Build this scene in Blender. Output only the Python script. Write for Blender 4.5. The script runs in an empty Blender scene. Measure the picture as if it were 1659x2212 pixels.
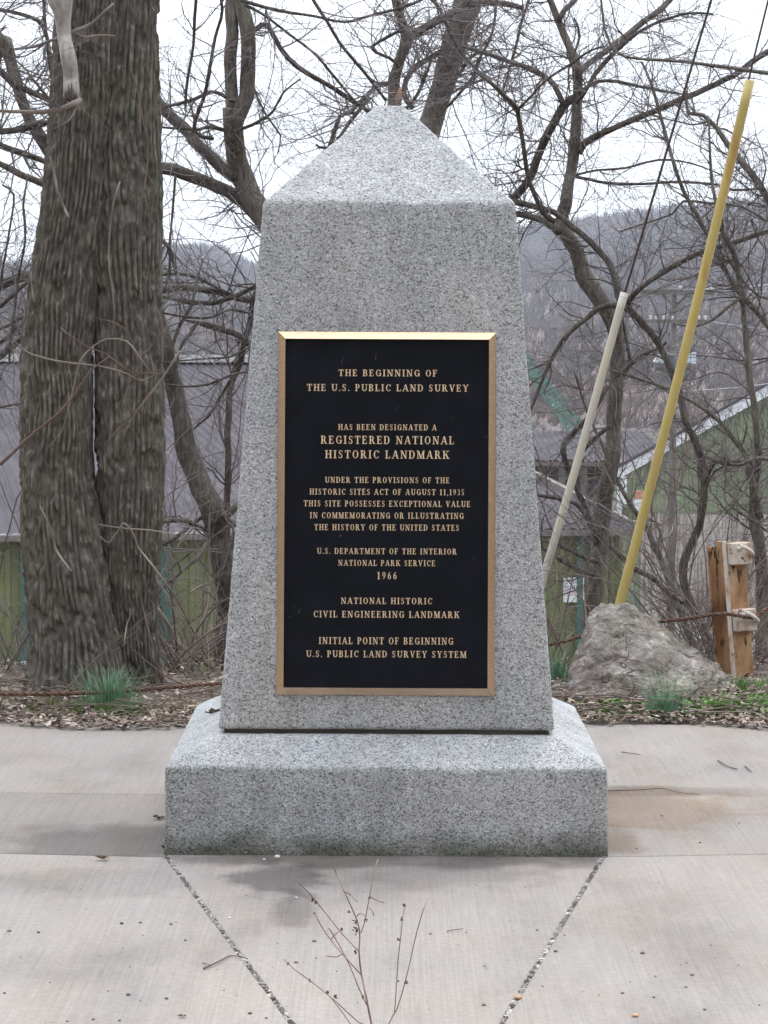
import bpy, bmesh, math, random
import numpy as np
from mathutils import Vector, Matrix, noise as mnoise

# ------------------------------------------------------------------ camera, sky, sun, exposure
S = bpy.context.scene
COL = S.collection
F = 5600.0                       # focal length in photo pixels (1659 x 2212 frame)
CX, CY = 829.5, 1106.0
PITCH, ROLL, EYE = math.radians(3.74), math.radians(0.30), 1.45
fw = np.array([0, math.cos(PITCH), -math.sin(PITCH)])
r0 = np.array([1.0, 0, 0]); u0 = np.array([0, math.sin(PITCH), math.cos(PITCH)])
rt = math.cos(ROLL) * r0 + math.sin(ROLL) * u0
up = -math.sin(ROLL) * r0 + math.cos(ROLL) * u0
CAMP = np.array([0, 0, EYE])
cam = bpy.data.cameras.new("camera"); camo = bpy.data.objects.new("camera", cam); COL.objects.link(camo)
cam.sensor_fit = 'VERTICAL'; cam.sensor_height = 36.0; cam.lens = F / 2212 * 36.0
cam.clip_start = 0.1; cam.clip_end = 5000
M4 = Matrix(((rt[0], up[0], -fw[0], 0), (rt[1], up[1], -fw[1], 0), (rt[2], up[2], -fw[2], EYE), (0, 0, 0, 1)))
camo.matrix_world = M4
S.camera = camo

SUN_EL, SUN_AZ = math.radians(62), math.radians(20)   # azimuth clockwise from +Y; high, beyond the monument
w = bpy.data.worlds.new("World"); S.world = w; w.use_nodes = True
nt = w.node_tree; nt.nodes.clear()
out = nt.nodes.new('ShaderNodeOutputWorld'); bg = nt.nodes.new('ShaderNodeBackground')
sky = nt.nodes.new('ShaderNodeTexSky'); sky.sky_type = 'NISHITA'; sky.sun_disc = False
sky.sun_elevation = SUN_EL; sky.sun_rotation = SUN_AZ; sky.dust_density = 4; sky.air_density = 1.0
tc = nt.nodes.new('ShaderNodeTexCoord')
mp = nt.nodes.new('ShaderNodeMapping'); mp.inputs['Scale'].default_value = (1, 1, 2.5)
cn = nt.nodes.new('ShaderNodeTexNoise'); cn.inputs['Scale'].default_value = 2.2; cn.inputs['Detail'].default_value = 5
cr = nt.nodes.new('ShaderNodeValToRGB')
cr.color_ramp.elements[0].position = .3; cr.color_ramp.elements[0].color = (11.1, 12.0, 13.2, 1)
cr.color_ramp.elements[1].position = .75; cr.color_ramp.elements[1].color = (13.3, 13.7, 14.2, 1)
mx = nt.nodes.new('ShaderNodeMix'); mx.data_type = 'RGBA'; mx.inputs[0].default_value = 0.88
nt.links.new(tc.outputs['Generated'], mp.inputs[0]); nt.links.new(mp.outputs[0], cn.inputs['Vector'])
# overcast sky: the cloud deck is brightest overhead
sz = nt.nodes.new('ShaderNodeSeparateXYZ'); zr = nt.nodes.new('ShaderNodeValToRGB'); cm = nt.nodes.new('ShaderNodeMix'); cm.data_type = 'RGBA'; cm.blend_type = 'MULTIPLY'; cm.inputs[0].default_value = 1
zr.color_ramp.elements[0].position = 0.0; zr.color_ramp.elements[0].color = (1.02, 1.02, 1.02, 1); zr.color_ramp.elements[1].position = 1.0; zr.color_ramp.elements[1].color = (1.95, 1.95, 1.95, 1)
nt.links.new(tc.outputs['Generated'], sz.inputs[0]); nt.links.new(sz.outputs[2], zr.inputs[0]); nt.links.new(zr.outputs[0], cm.inputs[7]); nt.links.new(cr.outputs[0], cm.inputs[6])
nt.links.new(cn.outputs[0], cr.inputs[0]); nt.links.new(sky.outputs[0], mx.inputs[6]); nt.links.new(cm.outputs[2], mx.inputs[7])
nt.links.new(mx.outputs[2], bg.inputs[0]); bg.inputs[1].default_value = 0.1
nt.links.new(bg.outputs[0], out.inputs[0])
sl = bpy.data.lights.new("sun", 'SUN'); sl.energy = 1.3; sl.angle = math.radians(40); sl.color = (1, .96, .9)
so = bpy.data.objects.new("sun", sl); COL.objects.link(so)
sd = Vector((math.sin(SUN_AZ) * math.cos(SUN_EL), math.cos(SUN_AZ) * math.cos(SUN_EL), math.sin(SUN_EL)))
so.rotation_euler = sd.to_track_quat('Z', 'Y').to_euler(); so.location = (0, -5, 20)
S.view_settings.view_transform = 'Standard'; S.view_settings.look = 'None'
S.view_settings.exposure = 0.36; S.view_settings.gamma = 1.0
S.cycles.volume_bounces = 1

rng = np.random.default_rng(7); random.seed(7)

# ------------------------------------------------------------------ helpers
def ray(u, v):
    return fw + rt * ((u - CX) / F) + up * ((CY - v) / F)
def at(u, v, Y):                        # point seen at photo pixel (u, v), Y metres in front
    d = ray(u, v); return CAMP + d * (Y / d[1])
def gnd(u, v, z=0.0):                   # point of the plane z seen at (u, v)
    d = ray(u, v); return CAMP + d * ((z - EYE) / d[2])
def px(wd, Y): return wd * Y / F        # photo pixels to metres at distance Y

_perm = rng.random((64, 64, 64))
def vnoise(P):
    P = np.asarray(P, float); i = np.floor(P).astype(int); f = P - i; f = f * f * (3 - 2 * f)
    i0 = i & 63; i1 = (i + 1) & 63
    def g(a, b, c): return _perm[a[..., 0], b[..., 1], c[..., 2]]
    x = f[..., 0]; y = f[..., 1]; z = f[..., 2]
    c00 = g(i0, i0, i0) * (1 - x) + g(i1, i0, i0) * x; c10 = g(i0, i1, i0) * (1 - x) + g(i1, i1, i0) * x
    c01 = g(i0, i0, i1) * (1 - x) + g(i1, i0, i1) * x; c11 = g(i0, i1, i1) * (1 - x) + g(i1, i1, i1) * x
    return (c00 * (1 - y) + c10 * y) * (1 - z) + (c01 * (1 - y) + c11 * y) * z
def fbm(P, o=4):
    s = 0; a = .5; t = 0; P = np.asarray(P, float)
    for k in range(o):
        s = s + a * vnoise(P * (2 ** k) + 17.3 * k); t += a; a *= .5
    return s / t

def tag(o, label=None, cat=None, group=None, kind=None):
    if label: o['label'] = label
    if cat: o['category'] = cat
    if group: o['group'] = group
    if kind: o['kind'] = kind
    return o
def thing(name, label, cat, loc, group=None):
    o = bpy.data.objects.new(name, None); COL.objects.link(o); o.location = Vector(loc); o.empty_display_size = .1
    return tag(o, label, cat, group)

class MB:
    def __init__(s): s.v = []; s.f = []; s.n = 0
    def add(s, v, f):
        v = np.asarray(v, float).reshape(-1, 3); s.v.append(v)
        s.f.extend([tuple(int(i) + s.n for i in q) for q in f]); s.n += len(v); return s
    def hexa(s, c):                     # 8 corners: bottom 4 ccw, top 4 ccw
        return s.add(c, [(3, 2, 1, 0), (4, 5, 6, 7), (0, 1, 5, 4), (1, 2, 6, 5), (2, 3, 7, 6), (3, 0, 4, 7)])
    def box(s, x0, x1, y0, y1, z0, z1):
        return s.hexa([(x0, y0, z0), (x1, y0, z0), (x1, y1, z0), (x0, y1, z0), (x0, y0, z1), (x1, y0, z1), (x1, y1, z1), (x0, y1, z1)])
    def bar(s, a, b, wd, th, ref=(0, 0, 1)):   # rectangular bar from a to b
        a = np.array(a, float); b = np.array(b, float); d = b - a; d /= np.linalg.norm(d)
        x = np.cross(d, ref); x = x / np.linalg.norm(x); y = np.cross(x, d); x = x * wd / 2; y = y * th / 2
        return s.hexa([a - x - y, a + x - y, a + x + y, a - x + y, b - x - y, b + x - y, b + x + y, b - x + y])
    def tube(s, P, R, n=8, cap=True, wob=0.0):
        P = np.asarray(P, float); m = len(P); R = np.broadcast_to(np.asarray(R, float), (m,))
        T = np.gradient(P, axis=0); T /= np.linalg.norm(T, axis=1)[:, None] + 1e-12
        ref = np.array([1., 0, 0]) if abs(T[0][0]) < .8 else np.array([0, 1., 0])
        N = np.zeros_like(P); c = np.cross(T[0], ref); N[0] = c / np.linalg.norm(c)
        for i in range(1, m):
            c = N[i - 1] - T[i] * N[i - 1].dot(T[i]); N[i] = c / (np.linalg.norm(c) + 1e-12)
        B = np.cross(T, N); a = np.arange(n) * 2 * math.pi / n
        V = P[:, None, :] + R[:, None, None] * (np.cos(a)[None, :, None] * N[:, None, :] + np.sin(a)[None, :, None] * B[:, None, :])
        if wob:
            d = (V - P[:, None, :]); V = P[:, None, :] + d * (1 + wob * (fbm(V * np.array([14, 14, 9.]) / (1 + 20 * R.mean()) * 2, 3) - .5)[..., None])
        f = []
        for i in range(m - 1):
            for j in range(n):
                k = (j + 1) % n; f.append((i * n + j, i * n + k, (i + 1) * n + k, (i + 1) * n + j))
        if cap: f.append(tuple(range(n))[::-1]); f.append(tuple((m - 1) * n + j for j in range(n)))
        return s.add(V, f)
    def prism(s, poly, off):            # planar polygon extruded by off
        p = np.asarray(poly, float); n = len(p); q = p + np.asarray(off)
        f = [tuple(range(n))[::-1], tuple(range(n, 2 * n))] + [(i, (i + 1) % n, n + (i + 1) % n, n + i) for i in range(n)]
        return s.add(np.vstack([p, q]), f)
    def build(s, name, mat, parent=None, loc=None, smooth=False):
        V = np.vstack(s.v); o0 = np.array(parent_loc(parent)) if parent else (np.array(loc) if loc is not None else np.zeros(3))
        me = bpy.data.meshes.new(name); me.from_pydata((V - o0).tolist(), [], s.f)
        if mat: me.materials.append(mat)
        if smooth: me.polygons.foreach_set('use_smooth', [True] * len(me.polygons))
        me.update(); o = bpy.data.objects.new(name, me); COL.objects.link(o)
        if parent: o.parent = parent
        elif loc is not None: o.location = Vector(loc)
        return o
def parent_loc(p):
    l = Vector((0, 0, 0))
    while p is not None: l += p.location; p = p.parent
    return l
def mesh_np(name, V, Q, mat, parent=None, loc=None, smooth=True):     # big quad/tri meshes
    o0 = np.array(parent_loc(parent)) if parent else (np.array(loc) if loc is not None else np.zeros(3))
    me = bpy.data.meshes.new(name); V = np.asarray(V, np.float32) - o0.astype(np.float32); Q = np.asarray(Q, np.int32); k = Q.shape[1]
    me.vertices.add(len(V)); me.vertices.foreach_set('co', V.ravel())
    me.loops.add(Q.size); me.loops.foreach_set('vertex_index', Q.ravel())
    me.polygons.add(len(Q)); me.polygons.foreach_set('loop_start', np.arange(len(Q), dtype=np.int32) * k)
    me.polygons.foreach_set('use_smooth', np.full(len(Q), smooth))
    me.update(calc_edges=True); me.validate()
    if mat: me.materials.append(mat)
    o = bpy.data.objects.new(name, me); COL.objects.link(o)
    if parent: o.parent = parent
    elif loc is not None: o.location = Vector(loc)
    return o

# ------------------------------------------------------------------ materials
class NT:
    def __init__(s, name, rough=.8, metal=0.0):
        s.m = bpy.data.materials.new(name); s.m.use_nodes = True; s.t = s.m.node_tree
        s.b = s.t.nodes['Principled BSDF']; s.b.inputs['Roughness'].default_value = rough; s.b.inputs['Metallic'].default_value = metal
        s.co = s.t.nodes.new('ShaderNodeTexCoord').outputs['Object']
    def N(s, typ, **k):
        n = s.t.nodes.new(typ)
        for a, b in k.items(): setattr(n, a, b)
        return n
    def L(s, a, b): s.t.links.new(a, b)
    def map(s, sc=(1, 1, 1), rot=(0, 0, 0), loc=(0, 0, 0)):
        n = s.N('ShaderNodeMapping'); n.inputs['Scale'].default_value = sc; n.inputs['Rotation'].default_value = rot; n.inputs['Location'].default_value = loc
        s.L(s.co, n.inputs[0]); return n.outputs[0]
    def noise(s, scale, detail=4, vec=None, rough=.55, dist=0):
        n = s.N('ShaderNodeTexNoise'); n.inputs['Scale'].default_value = scale; n.inputs['Detail'].default_value = detail
        n.inputs['Roughness'].default_value = rough; n.inputs['Distortion'].default_value = dist
        s.L(vec or s.co, n.inputs['Vector']); return n.outputs[0]
    def voro(s, scale, vec=None, feat='F1', out='Color'):
        n = s.N('ShaderNodeTexVoronoi', feature=feat); n.inputs['Scale'].default_value = scale; s.L(vec or s.co, n.inputs['Vector']); return n.outputs[out]
    def ramp(s, src, stops, interp='LINEAR'):
        n = s.N('ShaderNodeValToRGB'); e = n.color_ramp; e.interpolation = interp
        while len(e.elements) < len(stops): e.elements.new(.5)
        for q, (p, c) in zip(e.elements, stops):
            q.position = p; q.color = (c, c, c, 1) if not hasattr(c, '__len__') else (*c, 1)
        s.L(src, n.inputs[0]); return n.outputs[0]
    def mix(s, f, a, b, mode='MIX'):
        n = s.N('ShaderNodeMix', data_type='RGBA', blend_type=mode)
        for i, x in ((0, f), (6, a), (7, b)):
            if hasattr(x, 'links'): s.L(x, n.inputs[i])
            elif i == 0: n.inputs[0].default_value = x
            else: n.inputs[i].default_value = (*x, 1) if hasattr(x, '__len__') else (x, x, x, 1)
        return n.outputs[2]
    def math(s, op, a, b=0.0, clamp=False):
        n = s.N('ShaderNodeMath', operation=op); n.use_clamp = clamp
        for i, x in ((0, a), (1, b)):
            if hasattr(x, 'links'): s.L(x, n.inputs[i])
            else: n.inputs[i].default_value = x
        return n.outputs[0]
    def sep(s, vec=None):
        n = s.N('ShaderNodeSeparateXYZ'); s.L(vec or s.co, n.inputs[0]); return n.outputs
    def col(s, c):
        if hasattr(c, 'links'): s.L(c, s.b.inputs['Base Color'])
        else: s.b.inputs['Base Color'].default_value = (*c, 1)
        return s
    def bump(s, h, strength=.4, dist=.01):
        n = s.N('ShaderNodeBump'); n.inputs['Strength'].default_value = strength; n.inputs['Distance'].default_value = dist
        s.L(h, n.inputs['Height']); s.L(n.outputs[0], s.b.inputs['Normal']); return s
    def blob(s, x, y, rx, ry, wob=.35, nscale=6):     # soft irregular spot in local x,y : 1 inside, 0 outside
        o = s.sep(); dx = s.math('DIVIDE', s.math('SUBTRACT', o[0], x), rx); dy = s.math('DIVIDE', s.math('SUBTRACT', o[1], y), ry)
        d = s.math('SQRT', s.math('ADD', s.math('MULTIPLY', dx, dx), s.math('MULTIPLY', dy, dy)))
        d = s.math('ADD', d, s.math('MULTIPLY', s.math('SUBTRACT', s.noise(nscale, 5), .5), wob * 4))
        return s.ramp(d, [(.55, 1.0), (1.0, 0.0)])

def granite(name, dirt=False):
    k = NT(name, .75)
    wv = k.map((1, 1, 1)); nd = k.noise(60, 2)
    a = k.ramp(k.sep(k.voro(218, k.map((1, 1, 1.2))))[0], [(0, .015), (.15, .035), (.18, .25), (.55, .40), (.85, .48), (1, .70)])
    b = k.ramp(k.sep(k.voro(400, k.map((1, 1.0, 1), loc=(3, 1, 2))))[1], [(0, .06), (.14, .12), (.2, .28), (.8, .42), (1, .70)])
    c = k.mix(.50, a, b)
    big = k.ramp(k.noise(3.5, 5), [(.3, (.82, .84, .87)), (.7, (1.06, 1.05, 1.03))])
    c = k.mix(1.0, c, big, 'MULTIPLY')
    c = k.mix(1.0, c, (1.10, 1.12, 1.15), 'MULTIPLY')
    wv = k.ramp(k.noise(2.5, 5, k.map((7, 7, .45), loc=(2, 5, 0))), [(.40, (.84, .83, .80)), (.62, (1.05, 1.05, 1.05))]); c = k.mix(.5, c, k.mix(1.0, c, wv, 'MULTIPLY'))
    if dirt:
        z = k.sep()[2]
        zz = k.math('ADD', z, k.math('MULTIPLY', k.math('SUBTRACT', k.noise(7, 5), .5), .16))
        st = k.ramp(zz, [(.0, 1.0), (.075, 0.0)])
        c = k.mix(st, c, k.mix(1.0, c, (.34, .35, .28), 'MULTIPLY'))
        st2 = k.ramp(k.noise(2.6, 4, k.map((1, 1, .5), loc=(4, 0, 0))), [(.5, 0.0), (.72, .55)])
        c = k.mix(st2, c, k.mix(1.0, c, (.62, .63, .58), 'MULTIPLY'))
    else:
        st2 = k.ramp(k.noise(2.0, 5, k.map((1, 1, .6), loc=(1, 0, 0))), [(.5, 0.0), (.75, .5)])
        c = k.mix(st2, c, k.mix(1.0, c, (.74, .72, .66), 'MULTIPLY'))
    k.col(c)
    h = k.math('ADD', k.noise(120, 4), k.math('MULTIPLY', k.noise(28, 3), 1.2))
    k.bump(h, .55, .006); k.b.inputs['Specular IOR Level'].default_value = .3
    return k.m
def simple(name, c, rough=.8, metal=0, var=.25, scale=8, bump=.2, bs=40):
    k = NT(name, rough, metal); n = k.noise(scale, 5)
    lo = tuple(x * (1 - var) for x in c); hi = tuple(min(1, x * (1 + var)) for x in c)
    k.col(k.ramp(n, [(.3, lo), (.7, hi)]))
    if bump: k.bump(k.noise(bs, 4), bump, .004)
    return k.m
def bark(name, ca, cb, cc, sc=1.0, zs=6.0):
    k = NT(name, .95); v = k.map((30 * sc, 30 * sc, zs * sc))
    n = k.noise(1.0, 5, v, .6); c = k.ramp(n, [(.3, ca), (.52, cb), (.72, cc)])
    g = k.ramp(k.noise(5, 4), [(.45, 0.0), (.7, .5)])
    c = k.mix(g, c, k.mix(1.0, c, (.95, 1.03, .82), 'MULTIPLY')); k.col(c)
    k.bump(k.noise(1.0, 6, k.map((60 * sc, 60 * sc, 14 * sc))), .6, .006); k.b.inputs['Specular IOR Level'].default_value = .2
    return k.m
def corrug(name, c, axis_scale, stain=None):
    k = NT(name, .6); k.b.inputs['Specular IOR Level'].default_value = .3
    n = k.noise(.6, 5); lo = tuple(x * .82 for x in c); hi = tuple(x * 1.15 for x in c)
    cc = k.ramp(n, [(.3, lo), (.7, hi)])
    if stain:
        rs = k.ramp(k.noise(1.0, 4, k.map((5, 5, .25))), [(.52, 0.0), (.60, 1.0)])
        r2 = k.ramp(k.noise(1.0, 3, k.map((.5, .5, .3))), [(.35, .3), (.65, 1.0)])
        cc = k.mix(k.math('MULTIPLY', rs, r2), cc, stain)
    k.col(cc); return k.m

MAT = {}
MAT['granite'] = granite('granite'); MAT['granite_base'] = granite('granite_base', True)
MAT['mortar'] = simple('mortar', (.09, .085, .075), .95)
k = NT('bronze', .27, 1.0); k.col(k.ramp(k.noise(30, 4, k.map((1, 1, 4))), [(.3, (.62, .44, .29)), (.7, (.70, .51, .35))])); k.bump(k.noise(300, 2, k.map((1, 1, .1))), .15, .001); MAT['bronze'] = k.m
k = NT('bronze_letter', .55, .3); k.col((.80, .61, .41)); MAT['letter'] = k.m
k = NT('black_enamel', .42); k.col(k.ramp(k.noise(14, 5), [(.3, (.004, .005, .008)), (.7, (.008, .009, .014))])); k.bump(k.noise(500, 2), .35, .001); k.b.inputs['Specular IOR Level'].default_value = .13; MAT['black'] = k.m
MAT['scratch'] = simple('scratch', (.12, .14, .14), .6, bump=0)
MAT['bark'] = bark('bark', (.062, .052, .044), (.122, .109, .093), (.25, .233, .206), 1.5, 11.0)
MAT['bark_dark'] = bark('bark_dark', (.05, .042, .038), (.105, .091, .081), (.185, .165, .146), 2.4)
MAT['bark_grey'] = bark('bark_grey', (.07, .061, .053), (.15, .134, .116), (.26, .235, .205), 2.4)
MAT['twig'] = simple('twig', (.165, .142, .14), .9, var=.4, scale=3, bump=0)
MAT['twig_pale'] = simple('twig_pale', (.21, .17, .145), .9, var=.4, scale=4, bump=0)
MAT['twig_red'] = simple('twig_red', (.12, .075, .062), .9, var=.4, scale=4, bump=0)
k = NT('dead_wood', .9); c = k.ramp(k.noise(1, 6, k.map((45, 45, 5)), .65), [(.33, (.09, .075, .065)), (.42, (.32, .295, .27)), (.6, (.46, .435, .405)), (.8, (.58, .55, .52))]); k.col(c); k.bump(k.noise(1, 6, k.map((70, 70, 8))), .9, .008); MAT['dead'] = k.m

# ------------------------------------------------------------------ ground and bank
def zg(X, Y):                            # terrain height
    Y = np.asarray(Y, float); X = np.asarray(X, float)
    b = 11.45 + .15 * np.sin(X * 1.3)
    s = np.clip((Y - b) / 16.0, 0, 1); drop = -8.6 * (s ** .75 * (2 - s ** .75)) if False else -8.6 * (1 - (1 - s) ** 1.6)
    berm = .05 * np.clip((Y - 9.75) / .5, 0, 1)
    d = np.maximum(0, np.sqrt(X ** 2 + (Y - 6) ** 2) - 13) * np.clip((10 - Y) / 9, 0, 1)  # unseen hillside behind and beside the camera, added to darken upright faces
    return -.03 + berm + drop + np.minimum(42, .85 * d)
xs = np.unique(np.concatenate([np.linspace(-900, -90, 10), np.linspace(-90, -12, 26), np.linspace(-12, 12, 161), np.linspace(12, 90, 26), np.linspace(90, 900, 10)]))
ys = np.unique(np.concatenate([np.linspace(-110, 3, 40), np.linspace(3, 9, 12), np.linspace(9, 30, 170), np.linspace(30, 300, 30), np.linspace(300, 1690, 20)]))
GX, GY = np.meshgrid(xs, ys); GZ = zg(GX, GY)
near = (np.abs(GX) < 12) & (GY > 9.6) & (GY < 30)
GZ = GZ + np.where(near, (fbm(np.stack([GX * 2.2, GY * 2.2, GX * 0], -1), 4) - .5) * .07 * np.clip((GY - 9.7) / .6, 0, 1), 0)
nx, ny = len(xs), len(ys)
idx = np.arange(nx * ny).reshape(ny, nx)
Q = np.stack([idx[:-1, :-1], idx[:-1, 1:], idx[1:, 1:], idx[1:, :-1]], -1).reshape(-1, 4)
k = NT('earth', .95); o_ = k.sep()
ea = k.ramp(k.noise(9, 7), [(.3, (.045, .034, .026)), (.5, (.10, .078, .062)), (.7, (.17, .14, .115))])
asf = k.ramp(k.noise(.4, 5), [(.3, (.15, .145, .14)), (.7, (.21, .20, .195))])
far = k.math('GREATER_THAN', o_[1], 27.0); vfar = k.math('GREATER_THAN', o_[1], 165.0)
wood = k.ramp(k.noise(.05, 6), [(.3, (.05, .038, .036)), (.6, (.11, .08, .072))])
k.col(k.mix(vfar, k.mix(far, ea, asf), wood)); k.bump(k.noise(40, 5), .6, .02)
tag(mesh_np('ground', np.stack([GX, GY, GZ], -1).reshape(-1, 3), Q, k.m), kind='structure')

# ------------------------------------------------------------------ concrete pavement
def concrete(name, tint, brot, spots=()):
    k = NT(name, .9); k.b.inputs['Specular IOR Level'].default_value = .25
    big = k.ramp(k.noise(2.2, 7, k.map((1, .55, 1)), .62), [(.3, tuple(x * .74 for x in tint)), (.5, tint), (.7, tuple(x * 1.12 for x in tint))])
    yl = k.ramp(k.noise(3.1, 5, k.map((1, .6, 1), loc=(5, 2, 0))), [(.45, 0.0), (.7, .6)]); big = k.mix(yl, big, k.mix(1.0, big, (1.02, .97, .86), 'MULTIPLY'))
    fine = k.ramp(k.noise(55, 5), [(.3, .90), (.7, 1.07)])
    br = k.ramp(k.noise(1, 3, k.map((150, 2.2, 1), (0, 0, brot))), [(.3, .90), (.7, 1.08)])
    c = k.mix(1.0, k.mix(1.0, big, fine, 'MULTIPLY'), br, 'MULTIPLY')
    pt = k.ramp(k.voro(42, None, 'F1', 'Distance'), [(.06, .7), (.11, 1.0)])
    pm = k.ramp(k.noise(13, 2), [(.54, 0.0), (.60, 1.0)])
    c = k.mix(k.math('MULTIPLY', pm, 1.0), c, k.mix(1.0, c, pt, 'MULTIPLY'))
    for (x, y, rx, ry, mul, amt, wob) in spots:
        m = k.math('MULTIPLY', k.blob(x, y, rx, ry, wob), amt)
        c = k.mix(m, c, k.mix(1.0, c, mul, 'MULTIPLY'))
    k.col(c)
    k.bump(k.math('ADD', k.noise(1, 3, k.map((170, 2.5, 1), (0, 0, brot))), k.math('MULTIPLY', k.noise(140, 3), .6)), .5, .003)
    return k.m
def slab(poly, mat, gap=.0):
    mb = MB(); P = np.array([(p[0], p[1], 0.0) for p in poly]); c = P.mean(0)
    b = P + (c - P) * 0.0
    mb.prism(P - np.array([0, 0, .12]), (0, 0, .12)); o = mb.build('pavement', mat); tag(o, kind='structure')
    m = o.modifiers.new('bevel', 'BEVEL'); m.width = .006; m.segments = 2; m.limit_method = 'ANGLE'
    return o
YF, HB = 7.26, .625                       # plinth front and half width
XC = gnd(833.5, 1848)[0]
gl = gnd(360, 1852); gl2 = gnd(632, 2212); gr = gnd(1302, 1852); gr2 = gnd(1082, 2212)
def ext(a, b, Y): t = (Y - a[1]) / (b[1] - a[1]); return a + (b - a) * t
l4 = ext(gl, gl2, 3.0); r4 = ext(gr, gr2, 3.0)
lm = ext(gl, gl2, 4.75); rm = ext(gr, gr2, 4.75)
g = .0042
stain_f = gnd(600, 1905); rust = gnd(1390, 1745); rust2 = gnd(1330, 1800)
tint = (.272, .247, .233)
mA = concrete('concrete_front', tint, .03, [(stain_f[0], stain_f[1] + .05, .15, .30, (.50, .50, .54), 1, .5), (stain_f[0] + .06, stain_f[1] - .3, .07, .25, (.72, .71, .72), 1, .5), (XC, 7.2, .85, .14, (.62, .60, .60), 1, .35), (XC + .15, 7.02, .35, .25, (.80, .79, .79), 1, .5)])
mB = concrete('concrete_left', tuple(x * 1.0 for x in tint), -.12, [(-.75, 6.9, .3, .25, (.8, .8, .8), .8, .4)])
mC = concrete('concrete_right', tuple(x * 1.0 for x in tint), .9)
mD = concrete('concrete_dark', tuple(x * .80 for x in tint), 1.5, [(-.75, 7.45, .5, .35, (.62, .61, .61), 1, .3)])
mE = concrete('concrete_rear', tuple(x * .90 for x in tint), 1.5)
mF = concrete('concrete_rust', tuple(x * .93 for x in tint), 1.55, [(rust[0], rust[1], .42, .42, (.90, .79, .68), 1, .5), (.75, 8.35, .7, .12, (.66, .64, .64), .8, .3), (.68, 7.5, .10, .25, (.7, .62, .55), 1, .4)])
YR = 9.82
ljy = gnd(0, 1712)[1]; ljl = gnd(0, 1836)[1]; rjl = gnd(1659, 1829)[1]
la = ext(gl, gl2, 7.40); ra = ext(gr, gr2, 7.40)
slab([(lm[0] + g, lm[1]), (rm[0] - g, rm[1]), (ra[0] - g, 7.40), (la[0] + g, 7.40)], mA)
slab([(-9, 1.5), (lm[0] - .3, 1.5), (lm[0] - g, lm[1]), (gl[0] - g, gl[1] + .006), (-9, ljl + .6)], mB)
slab([(rm[0] + .3, 1.5), (9, 1.5), (9, rjl + .8), (gr[0] + g, gr[1] + .006), (rm[0] + g, rm[1])], mC)
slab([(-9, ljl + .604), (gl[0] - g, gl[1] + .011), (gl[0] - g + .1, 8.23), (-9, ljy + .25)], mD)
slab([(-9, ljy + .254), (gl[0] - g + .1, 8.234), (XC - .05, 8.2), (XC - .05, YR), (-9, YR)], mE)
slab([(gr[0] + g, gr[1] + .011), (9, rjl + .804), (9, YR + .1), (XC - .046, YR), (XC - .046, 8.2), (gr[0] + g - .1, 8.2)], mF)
slab([(lm[0] - .29, 1.5), (rm[0] + .29, 1.5), (rm[0] - g * .5, lm[1] - .02), (lm[0] + g * .5, lm[1] - .02)], mA)

# gravel in the two diagonal joints (nobody could count it)
mb = MB()
for a, b, s_ in ((gl, lm, 1), (gr, rm, -1)):
    for i in range(2600):
        t = random.random(); p = a + (b - a) * t + np.array([random.uniform(-1, 1) * .0055, 0, 0]); r = random.uniform(.0015, .004) * (1.5 if random.random() < .06 else 1)
        z = random.uniform(-.006, .001)
        e = np.array([random.uniform(.7, 1.4), random.uniform(.7, 1.4), random.uniform(.6, 1)]) * r
        c = p + np.array([0, 0, z]); 
        V = [c + e * np.array(q) for q in ((1, 0, 0), (0, 1, 0), (-1, 0, 0), (0, -1, 0), (.2, .1, 1), (0, 0, -1))]
        mb.add(V, [(0, 1, 4), (1, 2, 4), (2, 3, 4), (3, 0, 4), (1, 0, 5), (2, 1, 5), (3, 2, 5), (0, 3, 5)])
k = NT('joint_gravel', .9); k.col(k.ramp(k.sep(k.voro(60))[0], [(0, (.07, .06, .055)), (.4, (.2, .185, .17)), (.8, (.36, .34, .32)), (1, (.6, .57, .54))])); MAT['gravel'] = k.m
tag(mb.build('joint_gravel', k.m), 'fine gravel filling the two diagonal joints of the concrete', 'gravel', kind='stuff')
mb = MB(); mb.box(-2, 2, 1.6, 7.5, -.4, -.006); MAT['dirt'] = simple('dirt', (.06, .05, .043), .95, scale=60, var=.5)
tag(mb.build('joint_bed', MAT['dirt']), kind='structure')

# ------------------------------------------------------------------ the granite monument
XT = XC
mon = thing('granite_monument', 'grey speckled granite obelisk with pyramid top standing on a square plinth', 'monument', (XC, YF + HB, 0))
def roughen(o, cell, amp, bev, seed):
    me = o.data; bm = bmesh.new(); bm.from_mesh(me)
    bmesh.ops.bevel(bm, geom=[e for e in bm.edges if e.calc_face_angle(0) > .1], offset=bev, segments=2, profile=.6, affect='EDGES')
    for it in range(9):
        es = [e for e in bm.edges if e.calc_length() > cell]
        if not es: break
        bmesh.ops.subdivide_edges(bm, edges=es, cuts=1, use_grid_fill=True)
        bmesh.ops.triangulate(bm, faces=[f for f in bm.faces if len(f.verts) > 4])
    bm.normal_update()
    V = np.array([v.co[:] for v in bm.verts]); Nn = np.array([v.normal[:] for v in bm.verts])
    d = (fbm(V * 38 + seed, 3) - .5) * amp * 2 + (fbm(V * 9 + seed, 3) - .5) * amp * .8
    # chips along the arrises: where the normal differs from a flat face
    flat = np.abs(Nn).max(1); edge = np.clip((.985 - flat) * 6, 0, 1)
    d -= edge * np.clip(fbm(V * 14 + seed + 5, 3) - .45, 0, 1) * amp * 7
    V = V + Nn * d[:, None]
    for v, c in zip(bm.verts, V): v.co = c
    bm.to_mesh(me); bm.free()
    me.polygons.foreach_set('use_smooth', [True] * len(me.polygons)); me.update()
def lerp(a, b, t): return a + (b - a) * t
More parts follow.
